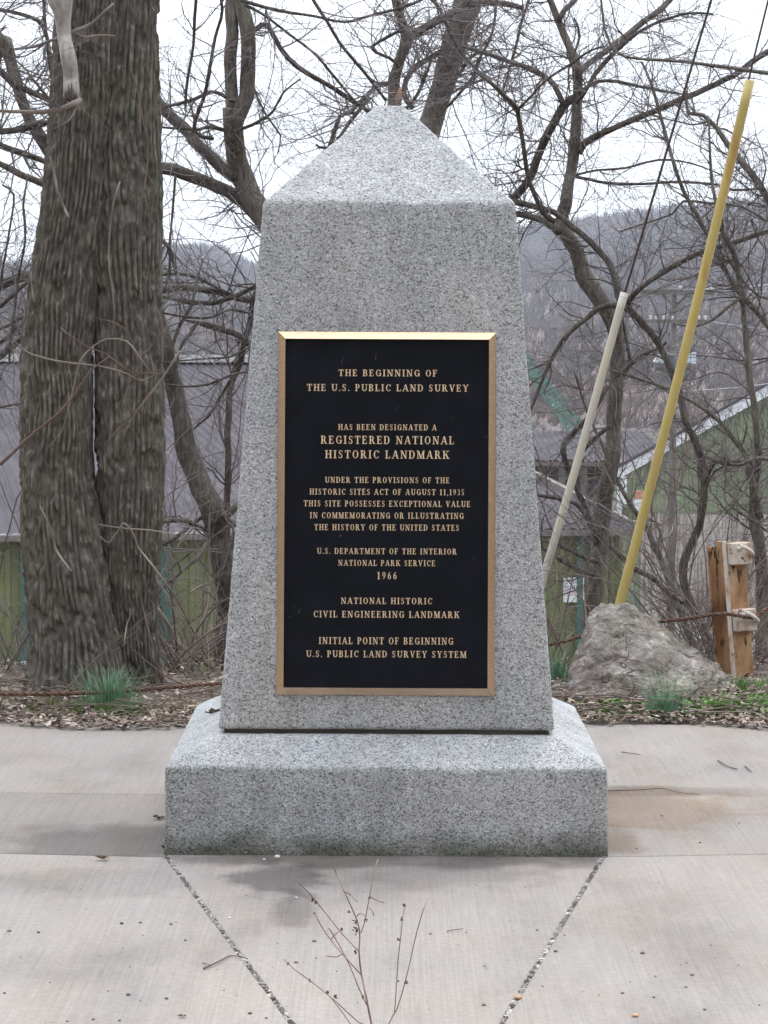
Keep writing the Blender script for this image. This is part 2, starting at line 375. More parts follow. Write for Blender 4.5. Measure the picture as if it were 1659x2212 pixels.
YM = YF + HB
zA, zT, hs = .253, .328, .4835            # plinth arris height, plinth top height, half shaft
mb = MB()
def ring(h, z): return [(XC - h, YM - h, z), (XC + h, YM - h, z), (XC + h, YM + h, z), (XC - h, YM + h, z)]
V = ring(HB + .004, -.02) + ring(HB, zA) + ring(hs + .006, zT - .004)
q4 = lambda a, b: [(a + i, a + (i + 1) % 4, b + (i + 1) % 4, b + i) for i in range(4)]
mb.add(V, [(3, 2, 1, 0)] + q4(0, 4) + q4(4, 8) + [(8, 9, 10, 11)])
pl = mb.build('plinth', MAT['granite_base'], mon); roughen(pl, .016, .0018, .007, 1)
mb = MB(); h = hs - .016
mb.add(ring(h, zT - .02) + ring(h, zT + .03), [(3, 2, 1, 0)] + q4(0, 4) + [(4, 5, 6, 7)])
mo = mb.build('mortar_bed', MAT['mortar'], mon); roughen(mo, .02, .003, .004, 3)
ZS, ZE, HE, ZP = zT + .010, 1.854, .364, 2.160
mb = MB(); xo = .006
rg = lambda h, z, dx=0, dy=None: [(XT + dx - h, YM - (dy or h), z), (XT + dx + h, YM - (dy or h), z), (XT + dx + h, YM + (dy or h), z), (XT + dx - h, YM + (dy or h), z)]
V = rg(hs, ZS) + rg(HE, ZE) + rg(.040, ZP)
mb.add(V, [(3, 2, 1, 0)] + q4(0, 4) + q4(4, 8) + [(8, 9, 10, 11)])
sh = mb.build('shaft', MAT['granite'], mon); roughen(sh, .014, .0016, .009, 7)

# plaque on the leaning front face
a0 = np.array([XT, YM - hs, ZS]); a1 = np.array([XT, YM - HE, ZE]); tup = (a1 - a0) / np.linalg.norm(a1 - a0)
sx = np.array([1.0, 0, 0]); nn = np.cross(sx, tup)           # towards the camera
if nn[1] > 0: nn = -nn
def onface(u, v):                        # photo pixel to (s, t) on the face
    d = ray(u, v); tt = (a0 - CAMP).dot(nn) / d.dot(nn); p = CAMP + d * tt - a0; return p.dot(sx), p.dot(tup)
def fp(s, t, n): return a0 + sx * s + tup * t + nn * n
s0, t1_ = onface(600.7, 715); s1, _ = onface(1071.5, 718.5); _, t0_ = onface(833, 1501.5)
_s0, _ = onface(597, 1500); _s1, _ = onface(1069, 1501)
s0 = (s0 + _s0) / 2; s1 = (s1 + _s1) / 2; t1_ -= .002
fwid = .0215; th = .0235
mb = MB(); mb.hexa([fp(s0 + .01, t0_ + .01, -.004), fp(s1 - .01, t0_ + .01, -.004), fp(s1 - .01, t1_ - .01, -.004), fp(s0 + .01, t1_ - .01, -.004),
                    fp(s0 + .01, t0_ + .01, .010), fp(s1 - .01, t0_ + .01, .010), fp(s1 - .01, t1_ - .01, .010), fp(s0 + .01, t1_ - .01, .010)])
plq = mb.build('plaque', MAT['black'], mon)
def bevel_frame():
    mb = MB(); o = [(s0, t0_), (s1, t0_), (s1, t1_), (s0, t1_)]; i = [(s0 + fwid, t0_ + fwid), (s1 - fwid, t0_ + fwid), (s1 - fwid, t1_ - fwid), (s0 + fwid, t1_ - fwid)]
    V = [fp(*p, -.003) for p in o] + [fp(*p, .0045) for p in o] + [fp(*p, th) for p in i] + [fp(*p, -.003) for p in i]
    f = []
    for a in range(4):
        b = (a + 1) % 4; f += [(a, b, 4 + b, 4 + a), (4 + a, 4 + b, 8 + b, 8 + a), (8 + a, 8 + b, 12 + b, 12 + a), (12 + a, 12 + b, b, a)]
    mb.add(V, f); return mb.build('bevel_frame', MAT['bronze'], plq)
bevel_frame()

# raised serif capitals drawn as strokes (cap height 1)
T, t_ = .165, .075
def Sv(x, a=0, b=1, w=T): return ('p', [(x, a), (x + w, a), (x + w, b), (x, b)])
def Hb(x0, x1, y, h=t_): return ('p', [(x0, y - h / 2), (x1, y - h / 2), (x1, y + h / 2), (x0, y + h / 2)])
def Dg(xa, ya, xb, yb, w): return ('p', [(xa, ya), (xa + w, ya), (xb + w, yb), (xb, yb)])
def Sf(x, y, hw=.16): return Hb(x - hw, x + hw, t_ / 2 if y == 0 else 1 - t_ / 2)
def Ar(cx, cy, rx, ry, a0, a1, th=T, tn=t_, n=12): return ('a', cx, cy, rx, ry, a0, a1, th, tn, n)
def Vs(x, h=.26, w=.055): return ('p', [(x, 0), (x + w, 0), (x + w, h), (x, h)])
G = {}
G['A'] = (.86, [Dg(.06, 0, .38, 1, .075), Dg(.64, 0, .36, 1, T), Hb(.2, .68, .33), Sf(.1, 0, .13), Sf(.74, 0, .15)])
G['B'] = (.72, [Sv(.08), Hb(0, .42, t_ / 2), Hb(0, .40, 1 - t_ / 2), Hb(.2, .42, .53), Ar(.40, .765, .20, .235, -90, 90), Ar(.40, .265, .25, .265, -90, 90)])
G['C'] = (.78, [Ar(.44, .5, .37, .5, 40, 322), ('p', [(.70, .66), (.75, .66), (.75, 1), (.70, .93)])])
G['D'] = (.82, [Sv(.08), Hb(0, .42, t_ / 2), Hb(0, .42, 1 - t_ / 2), Ar(.38, .5, .38, .5, -90, 90)])
G['E'] = (.70, [Sv(.08), Hb(0, .62, t_ / 2), Hb(0, .60, 1 - t_ / 2), Hb(.2, .45, .52), Vs(.58, .27), ('p', [(.55, .74), (.6, .74), (.6, 1), (.55, 1)]), ('p', [(.42, .39), (.465, .39), (.465, .65), (.42, .65)])])
G['F'] = (.66, [Sv(.08), Sf(.16, 0, .18), Hb(0, .60, 1 - t_ / 2), Hb(.2, .45, .50), ('p', [(.55, .73), (.6, .73), (.6, 1), (.55, 1)]), ('p', [(.42, .37), (.465, .37), (.465, .63), (.42, .63)])])
G['G'] = (.86, [Ar(.44, .5, .37, .5, 40, 330), Sv(.62, .04, .44), Hb(.5, .86, .44), ('p', [(.70, .66), (.75, .66), (.75, 1), (.70, .93)])])
G['H'] = (.88, [Sv(.10), Sv(.62), Hb(.2, .7, .52), Sf(.18, 0, .17), Sf(.18, 1, .17), Sf(.70, 0, .17), Sf(.70, 1, .17)])
G['I'] = (.40, [Sv(.115), Sf(.2, 0, .19), Sf(.2, 1, .19)])
G['K'] = (.86, [Sv(.10), Dg(.24, .42, .62, .97, .08), Dg(.60, 0, .34, .58, .19), Sf(.18, 0, .17), Sf(.18, 1, .17), Sf(.72, 0, .16), Sf(.68, 1, .15)])
G['L'] = (.68, [Sv(.10), Hb(0, .62, t_ / 2), Sf(.18, 1, .18), Vs(.585, .32)])
G['M'] = (1.04, [Sv(.11, 0, 1, .08), Sv(.78), Dg(.47, 0, .12, 1, .16), Dg(.47, 0, .80, 1, .075), Sf(.15, 0, .14), Sf(.87, 0, .17), Sf(.10, 1, .10), Sf(.92, 1, .12)])
G['N'] = (.90, [Sv(.12, 0, 1, .08), Sv(.70, 0, 1, .08), Dg(.62, 0, .10, 1, .17), Sf(.16, 0, .15), Sf(.74, 1, .15), Sf(.10, 1, .10)])
G['O'] = (.86, [Ar(.43, .5, .37, .5, 0, 360, n=22)])
G['P'] = (.68, [Sv(.10), Sf(.18, 0, .18), Hb(0, .38, 1 - t_ / 2), Hb(.2, .38, .45), Ar(.38, .71, .25, .29, -90, 90)])
G['R'] = (.84, [Sv(.10), Sf(.18, 0, .17), Hb(0, .38, 1 - t_ / 2), Hb(.2, .38, .48), Ar(.38, .73, .24, .27, -90, 90), Dg(.60, 0, .33, .5, .18), Sf(.74, 0, .10)])
G['S'] = (.64, [Ar(.30, .745, .215, .255, 40, 268, .12, .075), Ar(.31, .265, .235, .265, -145, 92, .13, .075), ('p', [(.50, .70), (.545, .70), (.545, 1), (.50, .94)]), ('p', [(.06, 0), (.105, .07), (.105, .31), (.06, .31)]), ('p', [(.17, .60), (.36, .43), (.44, .5), (.25, .67)])])
G['T'] = (.76, [Sv(.30), Sf(.38, 0, .19), Hb(.02, .74, 1 - t_ / 2), ('p', [(.02, .70), (.065, .70), (.085, 1), (.02, 1)]), ('p', [(.695, .70), (.74, .70), (.74, 1), (.675, 1)])])
G['U'] = (.86, [Sv(.12, .3, 1), Sv(.69, .3, 1, .08), Ar(.445, .34, .325, .34, 180, 360, T, .08), Sf(.2, 1, .18), Sf(.73, 1, .14)])
G['V'] = (.84, [Dg(.36, 0, .08, 1, T), Dg(.36, 0, .68, 1, .075), Sf(.16, 1, .16), Sf(.70, 1, .13)])
G['X'] = (.86, [Dg(.62, 0, .06, 1, T), Dg(.08, 0, .68, 1, .08), Sf(.12, 0, .12), Sf(.72, 0, .14), Sf(.15, 1, .15), Sf(.70, 1, .13)])
G['Y'] = (.84, [Sv(.34, 0, .46), Dg(.35, .42, .06, 1, T), Dg(.42, .42, .66, 1, .075), Sf(.42, 0, .18), Sf(.16, 1, .16), Sf(.69, 1, .14)])
G['.'] = (.26, [('p', [(.06, 0), (.20, 0), (.20, .15), (.06, .15)])])
G[','] = (.26, [('p', [(.06, 0), (.19, 0), (.19, .15), (.06, .15)]), ('p', [(.13, 0), (.19, .02), (.09, -.18), (.05, -.16)])])
G['1'] = (.50, [Sv(.17), Sf(.25, 0, .18), ('p', [(.06, .80), (.17, .86), (.17, 1), (.06, .88)])])
G['9'] = (.60, [Ar(.30, .68, .22, .32, 0, 360, .13, .07, 18), Ar(.06, .62, .46, .62, -75, 8, .13, .06)])
G['6'] = (.60, [Ar(.30, .32, .22, .32, 0, 360, .13, .07, 18), Ar(.54, .38, .46, .62, 105, 188, .13, .06)])
G['3'] = (.58, [Ar(.27, .75, .19, .25, -90, 150, .12, .07), Ar(.26, .27, .24, .27, -150, 90, .13, .07)])
G['5'] = (.58, [Ar(.26, .31, .24, .31, -150, 110, .13, .07), Sv(.13, .5, 1, .055), Hb(.13, .50, .95, .1)])
def glyph_polys(ch):
    out_ = []
    for p in G[ch][1]:
        if p[0] == 'p': out_.append([p[1]])
        else:
            _, cx, cy, rx, ry, A0, A1, th_, tn, n = p; qs = []; A = np.radians(np.linspace(A0, A1, n + 1))
            wd = tn + (th_ - tn) * np.cos(A) ** 2
            o_ = [(cx + rx * math.cos(a), cy + ry * math.sin(a)) for a in A]
            i_ = [(cx + (rx - w_) * math.cos(a), cy + (ry - w_ * .9) * math.sin(a)) for a, w_ in zip(A, wd)]
            out_.append([[o_[j], o_[j + 1], i_[j + 1], i_[j]] for j in range(n)])
    return out_
def line_mesh(mb, text, sa, sb, ta, tb, base_n, hgt, place, sp=.21, wsp=.58, step=0.00006):
    wtot = 0; xs_ = []
    for ch in text:
        xs_.append(wtot); wtot += wsp if ch == ' ' else G[ch][0] + sp
    wtot -= sp; kx = (sb - sa) / wtot; ky = tb - ta; c = 0
    for ch, x in zip(text, xs_):
        if ch == ' ': continue
        for stroke in glyph_polys(ch):
            c += 1
            for q in stroke:
                P = [place(sa + (x + a) * kx, ta + b * ky, base_n) for a, b in q]
                up_ = place(0, 0, hgt + (c % 9) * step) - place(0, 0, 0)
                cr_ = np.cross(P[1] - P[0], P[2] - P[0]).dot(up_)
                mb.prism(P if cr_ > 0 else P[::-1], up_)
TX = [("THE BEGINNING OF", 480, 1162, 345, 388, 0), ("THE U.S. PUBLIC LAND SURVEY", 262, 1378, 445, 490, 0), ("HAS BEEN DESIGNATED A", 478, 1157, 722, 760, 0),
      ("REGISTERED NATIONAL", 358, 1278, 802, 855, 0), ("HISTORIC LANDMARK", 388, 1245, 902, 955, 0), ("UNDER THE PROVISIONS OF THE", 387, 1247, 1086, 1124, 0),
      ("HISTORIC SITES ACT OF AUGUST 11,1935", 281, 1348, 1167, 1206, 0), ("THIS SITE POSSESSES EXCEPTIONAL VALUE", 240, 1390, 1248, 1287, 0),
      ("IN COMMEMORATING OR ILLUSTRATING", 283, 1345, 1330, 1369, 0), ("THE HISTORY OF THE UNITED STATES", 313, 1313, 1412, 1451, 0),
      ("U.S. DEPARTMENT OF THE INTERIOR", 332, 1296, 1577, 1615, 0), ("NATIONAL PARK SERVICE", 478, 1148, 352, 390, 1), ("1966", 746, 884, 435, 483, 1),
      ("NATIONAL HISTORIC", 497, 1127, 612, 653, 1), ("CIVIL ENGINEERING LANDMARK", 307, 1315, 703, 746, 1), ("INITIAL POINT OF BEGINNING", 344, 1273, 885, 930, 1),
      ("U.S. PUBLIC LAND SURVEY SYSTEM", 257, 1363, 977, 1020, 1)]
for tx, xa, xb, ya, yb, pg in TX:
    off = 1099.7 if pg else 691.2
    U0, U1, V0, V1 = 581.3 + xa * .3125, 581.3 + xb * .3125, off + (ya - 1) * .3125, off + (yb + 1) * .3125
    sa, tb = onface(U0, V0); sb, _ = onface(U1, V0); _, ta = onface(U0, V1)
    mb = MB(); line_mesh(mb, tx, sa, sb, ta, tb, .0102, .0028, fp)
    mb.build('lettering', MAT['letter'], plq)
for (u, v, du, dv, wd) in ((738, 785, 4, -16, 1), (811, 778, 2, -20, 1), (855, 884, 8, -6, .8), (1046, 945, 8, -4, 2), (733, 1158, 5, -3, 3.5), (624, 1333, 3, -1, 2.5), (646, 1324, 1, -10, 1.4), (1022, 1206, 1, -1, 3), (636, 1313, 2, -1, 2), (970, 900, 12, 8, .7), (700, 1100, 10, -6, .6)):
    s_, t2 = onface(u, v); s2, t3 = onface(u + du, v + dv); e = wd * .0004
    mb = MB(); mb.add([fp(s_ - e, t2, .0103), fp(s_ + e, t2 - e, .0103), fp((s_ + s2) / 2 + e * 2, (t2 + t3) / 2, .0103), fp(s2, t3, .0103)], [(0, 1, 2, 3)])
    mb.build('scratch', MAT['scratch'], plq)

# ------------------------------------------------------------------ branch machinery
def resample(P, step):
    P = np.asarray(P, float); n = len(P)
    if n == 2: Pc = P
    ts = []
    Pe = np.vstack([2 * P[0] - P[1], P, 2 * P[-1] - P[-2]])
    out_ = []
    for i in range(n - 1):
        p0, p1, p2, p3 = Pe[i], Pe[i + 1], Pe[i + 2], Pe[i + 3]; m = max(2, int(np.linalg.norm((p2 - p1)[:3]) / step))
        for j in range(m):
            t = j / m; out_.append(.5 * ((2 * p1) + (-p0 + p2) * t + (2 * p0 - 5 * p1 + 4 * p2 - p3) * t * t + (-p0 + 3 * p1 - 3 * p2 + p3) * t ** 3))
    out_.append(P[-1]); return np.array(out_)
def limb(pts, Y, wid, dY=0.0, kink=.006):         # traced limb: pixels, start depth, pixel widths at start/end, depth change
    n = len(pts); L = []
    wv = np.interp(np.linspace(0, 1, n), np.linspace(0, 1, len(wid)), wid) if len(wid) != n else wid
    for i, (u, v) in enumerate(pts):
        yy = Y + dY * i / max(1, n - 1) + (random.uniform(-1, 1) * .05 if 0 < i else 0)
        p = at(u, v, yy); L.append((*p, max(.0012, wv[i] * yy / F / 2)))
    R = resample(np.array(L), .05); P = R[:, :3]; r = np.maximum(R[:, 3], .0012)
    if kink and len(P) > 3:
        nz = np.stack([fbm(P * 9 + q * 31.7, 2) - .5 for q in range(3)], -1); P = P + nz * np.minimum(kink * 3, r[:, None] * .9)
    return P, r
def starts(limbs, n, rmin=0, jitter=0):
    P = []; Tn = []; R = []; W = []
    for p, r in limbs:
        t = np.gradient(p, axis=0); l = np.linalg.norm(t, axis=1); t = t / (l[:, None] + 1e-9)
        P.append(p); Tn.append(t); R.append(r); W.append(l * (r > rmin))
    P = np.vstack(P); Tn = np.vstack(Tn); R = np.concatenate(R); W = np.concatenate(W); W = W / W.sum()
    i = rng.choice(len(P), n, p=W); return P[i], Tn[i], R[i]
def shoots(st, Lr, ang=(25, 75), K=9, curl=.34, trop=(0, 0, .05), r0f=.5, rmax=.0045, rmin=.0008, flat=.75):
    p, t, r = st; n = len(p)
    q = rng.normal(size=(n, 3)) * np.array([1, flat, 1]); q -= t * (q * t).sum(1)[:, None]; q /= np.linalg.norm(q, axis=1)[:, None] + 1e-9
    a = np.radians(rng.uniform(*ang, n))[:, None]; d = t * np.cos(a) + q * np.sin(a)
    L = rng.uniform(*Lr, n) * (.4 + .6 * rng.random(n)); P = np.zeros((n, K, 3)); P[:, 0] = p
    bend = rng.normal(size=(n, 3)) * curl * .5
    for i in range(1, K):
        d = d + bend / K * 2 + rng.normal(size=(n, 3)) * curl * .55 + np.array(trop); d /= np.linalg.norm(d, axis=1)[:, None]
        P[:, i] = P[:, i - 1] + d * (L / (K - 1))[:, None]
    rr = np.clip(r * r0f, rmin, rmax) * (.7 + .5 * rng.random(n)); rr = np.maximum(rr, rmin)
    R = rr[:, None] * np.linspace(1, .35, K)[None]; R = np.maximum(R, rmin * .75)
    return P, R
def as_limbs(PR): return [(PR[0][i], PR[1][i]) for i in range(len(PR[0]))]
def batch_tubes(PRs, sides=3):
    VV = []; QQ = []; off = 0
    for P, R in PRs:
        n, K, _ = P.shape; Tt = np.gradient(P, axis=1); Tt /= np.linalg.norm(Tt, axis=2)[..., None] + 1e-9
        ref = np.where(np.abs(Tt[:, :1, 1:2]) < .8, np.array([0, 1., 0]), np.array([1., 0, 0]))
        N_ = np.cross(Tt, np.broadcast_to(ref, Tt.shape)); N_ /= np.linalg.norm(N_, axis=2)[..., None] + 1e-9; B = np.cross(Tt, N_)
        a = np.arange(sides) * 2 * math.pi / sides
        V = P[:, :, None] + R[:, :, None, None] * (np.cos(a)[:, None] * N_[:, :, None] + np.sin(a)[:, None] * B[:, :, None])
        ix = np.arange(n * K * sides).reshape(n, K, sides) + off; nx_ = np.roll(ix, -1, 2)
        QQ.append(np.stack([ix[:, :-1], nx_[:, :-1], nx_[:, 1:], ix[:, 1:]], -1).reshape(-1, 4)); VV.append(V.reshape(-1, 3)); off += n * K * sides
    return np.vstack(VV), np.vstack(QQ)
def twigs(limbs, n1, n2, n3=0, L1=(.25, .8), L2=(.12, .45), L3=(.06, .2), trop=(0, 0, .03), rmax=.0052, rmin=.0009, clear=None, ang=(30, 80)):
    A = shoots(starts(limbs, n1), L1, ang=ang, trop=trop, rmax=rmax, rmin=rmin); Bt = shoots(starts(as_limbs(A), n2), L2, K=7, trop=trop, rmax=rmax * .6, rmin=rmin)
    out_ = [A, Bt]
    if n3: out_.append(shoots(starts(as_limbs(Bt), n3), L3, K=5, trop=trop, rmax=rmax * .4, rmin=rmin * .9))
    if clear:
        out_ = [(P[m], R[m]) for P, R in out_ for m in [~clear(P)]]
    return out_
MONX = .66
def in_monument(P):                       # nothing may grow into the stone
    x = np.abs(P[..., 0] - XC); y = P[..., 1]
    return ((x < MONX) & (y < 8.75)).any(1) | (y.min(1) < 8.9)
def tree(name, label, base, trunk, limbs, n, matT, matB=None, matW=None, group=None, cat='tree', **kw):
    t = thing(name, label, cat, base, group)
    mb = MB()
    for p, r in trunk: mb.tube(p, r, 14, wob=.35)
    mb.build('trunk', matT, t, smooth=True)
    for p, r in limbs:
        m2 = MB(); m2.tube(p, r, 8 if r.max() > .01 else 6, wob=.3); m2.build('branch', matB or matT, t, smooth=True)
    tw = twigs(limbs + trunk[:1] * 0 + [(p[r < .03], r[r < .03]) for p, r in trunk if (r < .03).sum() > 3], *n, clear=in_monument, **kw)
    V, Q = batch_tubes(tw); mesh_np('twigs', V, Q, matW or MAT['twig'], t)
    return t
# ------------------------------------------------------------------ big twin-stemmed tree at the left
def C1(*p): return [(a * .3598, b * .3598) for a, b in p]
def C2(*p): return [(534.1 + a * .3598, b * .3598) for a, b in p]
def C3(*p): return [(1062 + a * .3598, b * .3598) for a, b in p]
def C4(*p): return [(a * .3598, 550 + b * .3598) for a, b in p]
def C5(*p): return [(1062 + a * .3598, 550 + b * .3598) for a, b in p]
def C6(*p): return [(a * .3598, 1068.3 + b * .3598) for a, b in p]
def C7(*p): return [(1062 + a * .3598, 1068.3 + b * .3598) for a, b in p]
YT = 10.52
def stem(vs, lefts, rights, Yc, nrow, ncol, seed, depthk=1.0, lean=0):
    v = np.linspace(vs[0], vs[-1], nrow); l = np.interp(v, vs, lefts); r = np.interp(v, vs, rights)
    ker = np.ones(25) / 25; pad = lambda q: np.convolve(np.pad(q, 12, mode='edge'), ker, 'valid'); l = pad(l); r = pad(r)
    cen = np.array([at((a + b) / 2, q, Yc + lean * (q - 1480) / 1480) for a, b, q in zip(l, r, v)]); rad = (r - l) / 2 * Yc / F
    th = np.linspace(0, 2 * math.pi, ncol, endpoint=False)
    ct, st = np.cos(th), np.sin(th)
    arc = th[None, :] * rad.mean(); zz = cen[:, 2][:, None] + 0 * th[None]
    ux = np.cos(th) * rad.mean(); uy = np.sin(th) * rad.mean()
    def f3(sh, sv, o, s_): 
        wx = (fbm(np.stack([ux[None] * 6 + 0 * zz, uy[None] * 6 + 0 * zz, zz * 3 + s_], -1), 2) - .5) * .05
        return fbm(np.stack([(ux[None] + wx) * sh, (uy[None] + wx) * sh, zz * sv + s_ + seed], -1), o)
    NR = round(2 * math.pi * rad.mean() / .0215)
    ph = 3.2 * f3(4.5, 1.6, 2, 3.1) + 1.1 * f3(13, 4.5, 2, 7.7)
    rg_ = np.abs(np.sin(math.pi * (th[None] / (2 * math.pi) * NR + ph)))
    ridge = np.clip(rg_ / .75, 0, 1) ** .8 * (.25 + .75 * np.clip((f3(30, 13, 3, 5.5) - .36) / .14, 0, 1))
    r2 = f3(75, 26, 3, 9.7)
    big = f3(5, 1.5, 2, 1.3) - .5
    flare = 1 + .07 * np.clip((v - 1420) / 70, 0, 1)[:, None] * (1 + .8 * np.sin(th * 5 + seed))[None]
    R = rad[:, None] * flare * (1 + .10 * big) - .024 + .023 * ridge + .012 * r2
    X = cen[:, 0][:, None] + R * ct[None]; Yy = cen[:, 1][:, None] + R * st[None] * depthk; Z = zz
    V = np.stack([X, Yy, Z], -1).reshape(-1, 3); ix = np.arange(nrow * ncol).reshape(nrow, ncol); nx_ = np.roll(ix, -1, 1)
    Qs = np.stack([ix[:-1], nx_[:-1], nx_[1:], ix[1:]], -1).reshape(-1, 4)
    return V, Qs
base1 = gnd(200, 1492)
t1 = thing('twin_trunk_tree', 'thick twin-trunked tree with deeply furrowed bark standing at the left of the monument', 'tree', (at(200, 1490, YT)[0], YT, .0))
VA, QA = stem([-430, -60, 0, 230, 440, 600, 760, 1000, 1200, 1400, 1470, 1560], [126, 124, 122, 108, 92, 66, 45, 46, 49, 66, 58, 44], [268, 262, 262, 256, 240, 213, 200, 200, 231, 263, 280, 300], YT, 640, 250, 1)
VB, QB = stem([-430, -60, 0, 110, 230, 440, 600, 760, 1000, 1200, 1350, 1440, 1480, 1560], [260, 226, 214, 200, 192, 190, 201, 206, 206, 218, 240, 248, 272, 276], [380, 346, 343, 342, 345, 350, 348, 352, 355, 345, 337, 345, 358, 370], YT + .05, 640, 230, 5)
mesh_np('trunk', np.vstack([VA, VB]), np.vstack([QA, QB + len(VA)]), MAT['bark'], t1)
def part_limb(par, pts, Y, wd, mat, name='branch', dY=0, sides=12, wob=.35):
    p, r = limb(pts, Y, wd, dY); m2 = MB(); m2.tube(p, r, sides, wob=wob); o = m2.build(name, mat, par, smooth=True); return p, r
L1 = []
part_limb(t1, [(120, -60), (126, -10), (134, 25), (138, 72), (144, 105), (150, 135), (153, 165), (153, 192), (155, 210), (154, 218)], YT - .42, [70, 58, 42, 31, 31, 36, 34, 37, 36, 24], MAT['dead'], 'dead_limb', .02, 28, .55)
m2 = MB(); p = at(153, 214, YT - .42)
for i in range(16):
    a = random.uniform(0, 6.28); rr = random.uniform(.3, .9) * .028; q = p + np.array([math.cos(a) * rr, math.sin(a) * rr * .9, random.uniform(-.005, .02)])
    m2.tube([q + np.array([0, 0, random.uniform(.01, .05)]), q, q + np.array([random.uniform(-.012, .012), random.uniform(-.01, .01), random.uniform(-.004, -.022)])], [.001, random.uniform(.003, .006), .0008], 5)
m2.build('splintered_end', MAT['bark_dark'], t1)
L1.append(part_limb(t1, [(172, 216), (155, 226), (119, 238), (72, 243), (30, 241), (-20, 239)], YT - .40, [13, 14, 11, 9, 8, 7], MAT['twig_pale'], 'branch', -.1))
L1.append(part_limb(t1, C1((320, 620), (250, 540), (150, 410)), YT - .35, [7, 6, 3], MAT['twig'], 'branch', -.1))
part_limb(t1, C1((450, 205), (520, 222), (600, 212), (690, 215)), YT - .36, [6, 5, 5, 3], MAT['twig_pale'], 'branch', -.03)
part_limb(t1, C1((300, 940), (330, 1060), (345, 1160), (380, 1240), (412, 1302)), YT - .33, [5, 6, 6, 6, 7], MAT['twig_pale'], 'branch', 0)
part_limb(t1, C1((330, 240), (440, 190), (560, 140), (640, 60), (680, 20)), YT - .34, [8, 9, 8, 6, 4], MAT['twig'], 'branch', 0)
part_limb(t1, C1((360, 220), (260, 260), (200, 280), (90, 300)), YT - .34, [8, 7, 6, 3], MAT['twig'], 'branch', 0)
# thin creepers over the trunk face
creep = thing('creeper_vine', 'thin bare creeper stems hanging over the twin tree trunk', 'vine', (at(230, 1480, YT - .45)[0], YT - .45, .05))
for pts, wd in ((C1((780, 400), (830, 560), (860, 740), (890, 860), (880, 1040), (850, 1180), (800, 1400)), [4, 5, 5, 5, 4, 4, 3]), (C1((720, 1090), (680, 1220), (660, 1400), (650, 1560), (670, 1700), (690, 1900)), [4, 5, 4, 4, 4, 3]),
                (C4((365, 440), (430, 495), (530, 555), (640, 600), (740, 680), (820, 740)), [3, 4, 4, 4, 5, 4]), (C4((70, 500), (150, 580), (260, 620), (420, 650), (600, 670), (760, 715), (850, 760), (930, 720)), [3, 5, 5, 5, 5, 5, 5, 3]),
                (C4((910, 720), (820, 590), (760, 520), (650, 505), (560, 550), (480, 640), (440, 800), (400, 960), (370, 1060), (280, 1170)), [4, 5, 5, 4, 4, 4, 4, 3, 3, 2]),
                (C4((1080, 580), (980, 740), (860, 890), (790, 990), (740, 1085)), [8, 7, 6, 6, 4]), (C4((960, 720), (850, 715), (780, 770), (755, 850), (770, 920), (795, 960)), [4, 5, 4, 4, 4, 3]),
                (C4((880, 790), (875, 870), (860, 950), (862, 1025)), [4, 5, 5, 6]), (C4((0, 1265), (160, 1110), (330, 970), (440, 850), (540, 700), (660, 610)), [10, 8, 7, 6, 5, 3]),
                (C4((625, 1170), (660, 1100), (760, 1000), (850, 900)), [3, 5, 4, 3]), (C4((640, 0), (660, 80), (690, 190)), [3, 4, 3]), (C4((185, 100), (190, 200), (205, 285)), [3, 4, 6]),
                (C4((570, 380), (660, 400), (740, 440), (800, 540), (830, 660), (850, 740)), [2, 4, 4, 4, 4, 3]), (C4((855, 610), (920, 540), (980, 470), (1010, 470)), [4, 4, 4, 3]),
                (C6((590, 180), (760, 205), (900, 215), (1040, 235)), [3, 4, 4, 3]), (C6((600, 250), (660, 290), (740, 170), (800, 240), (830, 320), (920, 430), (1000, 540), (1045, 610)), [3, 5, 5, 5, 5, 5, 5, 4]),
                (C6((240, 70), (300, 200), (330, 320), (380, 400), (430, 460)), [4, 6, 7, 6, 5]), (C6((820, 530), (850, 640), (880, 780), (920, 920), (970, 1130)), [4, 4, 4, 4, 4]), (C6((800, 690), (760, 780), (745, 900)), [3, 4, 4]),
                (C6((690, 800), (720, 850), (850, 980), (1000, 1090), (1100, 1140)), [3, 4, 4, 5, 4])):
    part_limb(creep, pts, YT - .44, [x * .8 for x in wd], random.choice([MAT['twig_pale'], MAT['twig_red'], MAT['twig_pale']]), 'stem', 0, 6, .1)
off_limbs = [limb([(300, -20), (380, -110), (480, -190), (640, -260)], YT, [60, 50, 40, 25], .4), limb([(180, -60), (100, -150), (-30, -220)], YT + .1, [60, 45, 25], .5)]
for p, r in off_limbs:
    m2 = MB(); m2.tube(p, r, 10, wob=.3); m2.build('branch', MAT['bark'], t1, smooth=True)
tw = twigs(L1 + off_limbs, 60, 160, 0, L1=(.2, .7), L2=(.1, .35), clear=in_monument); V, Q = batch_tubes(tw); mesh_np('twigs', V, Q, MAT['twig'], t1)

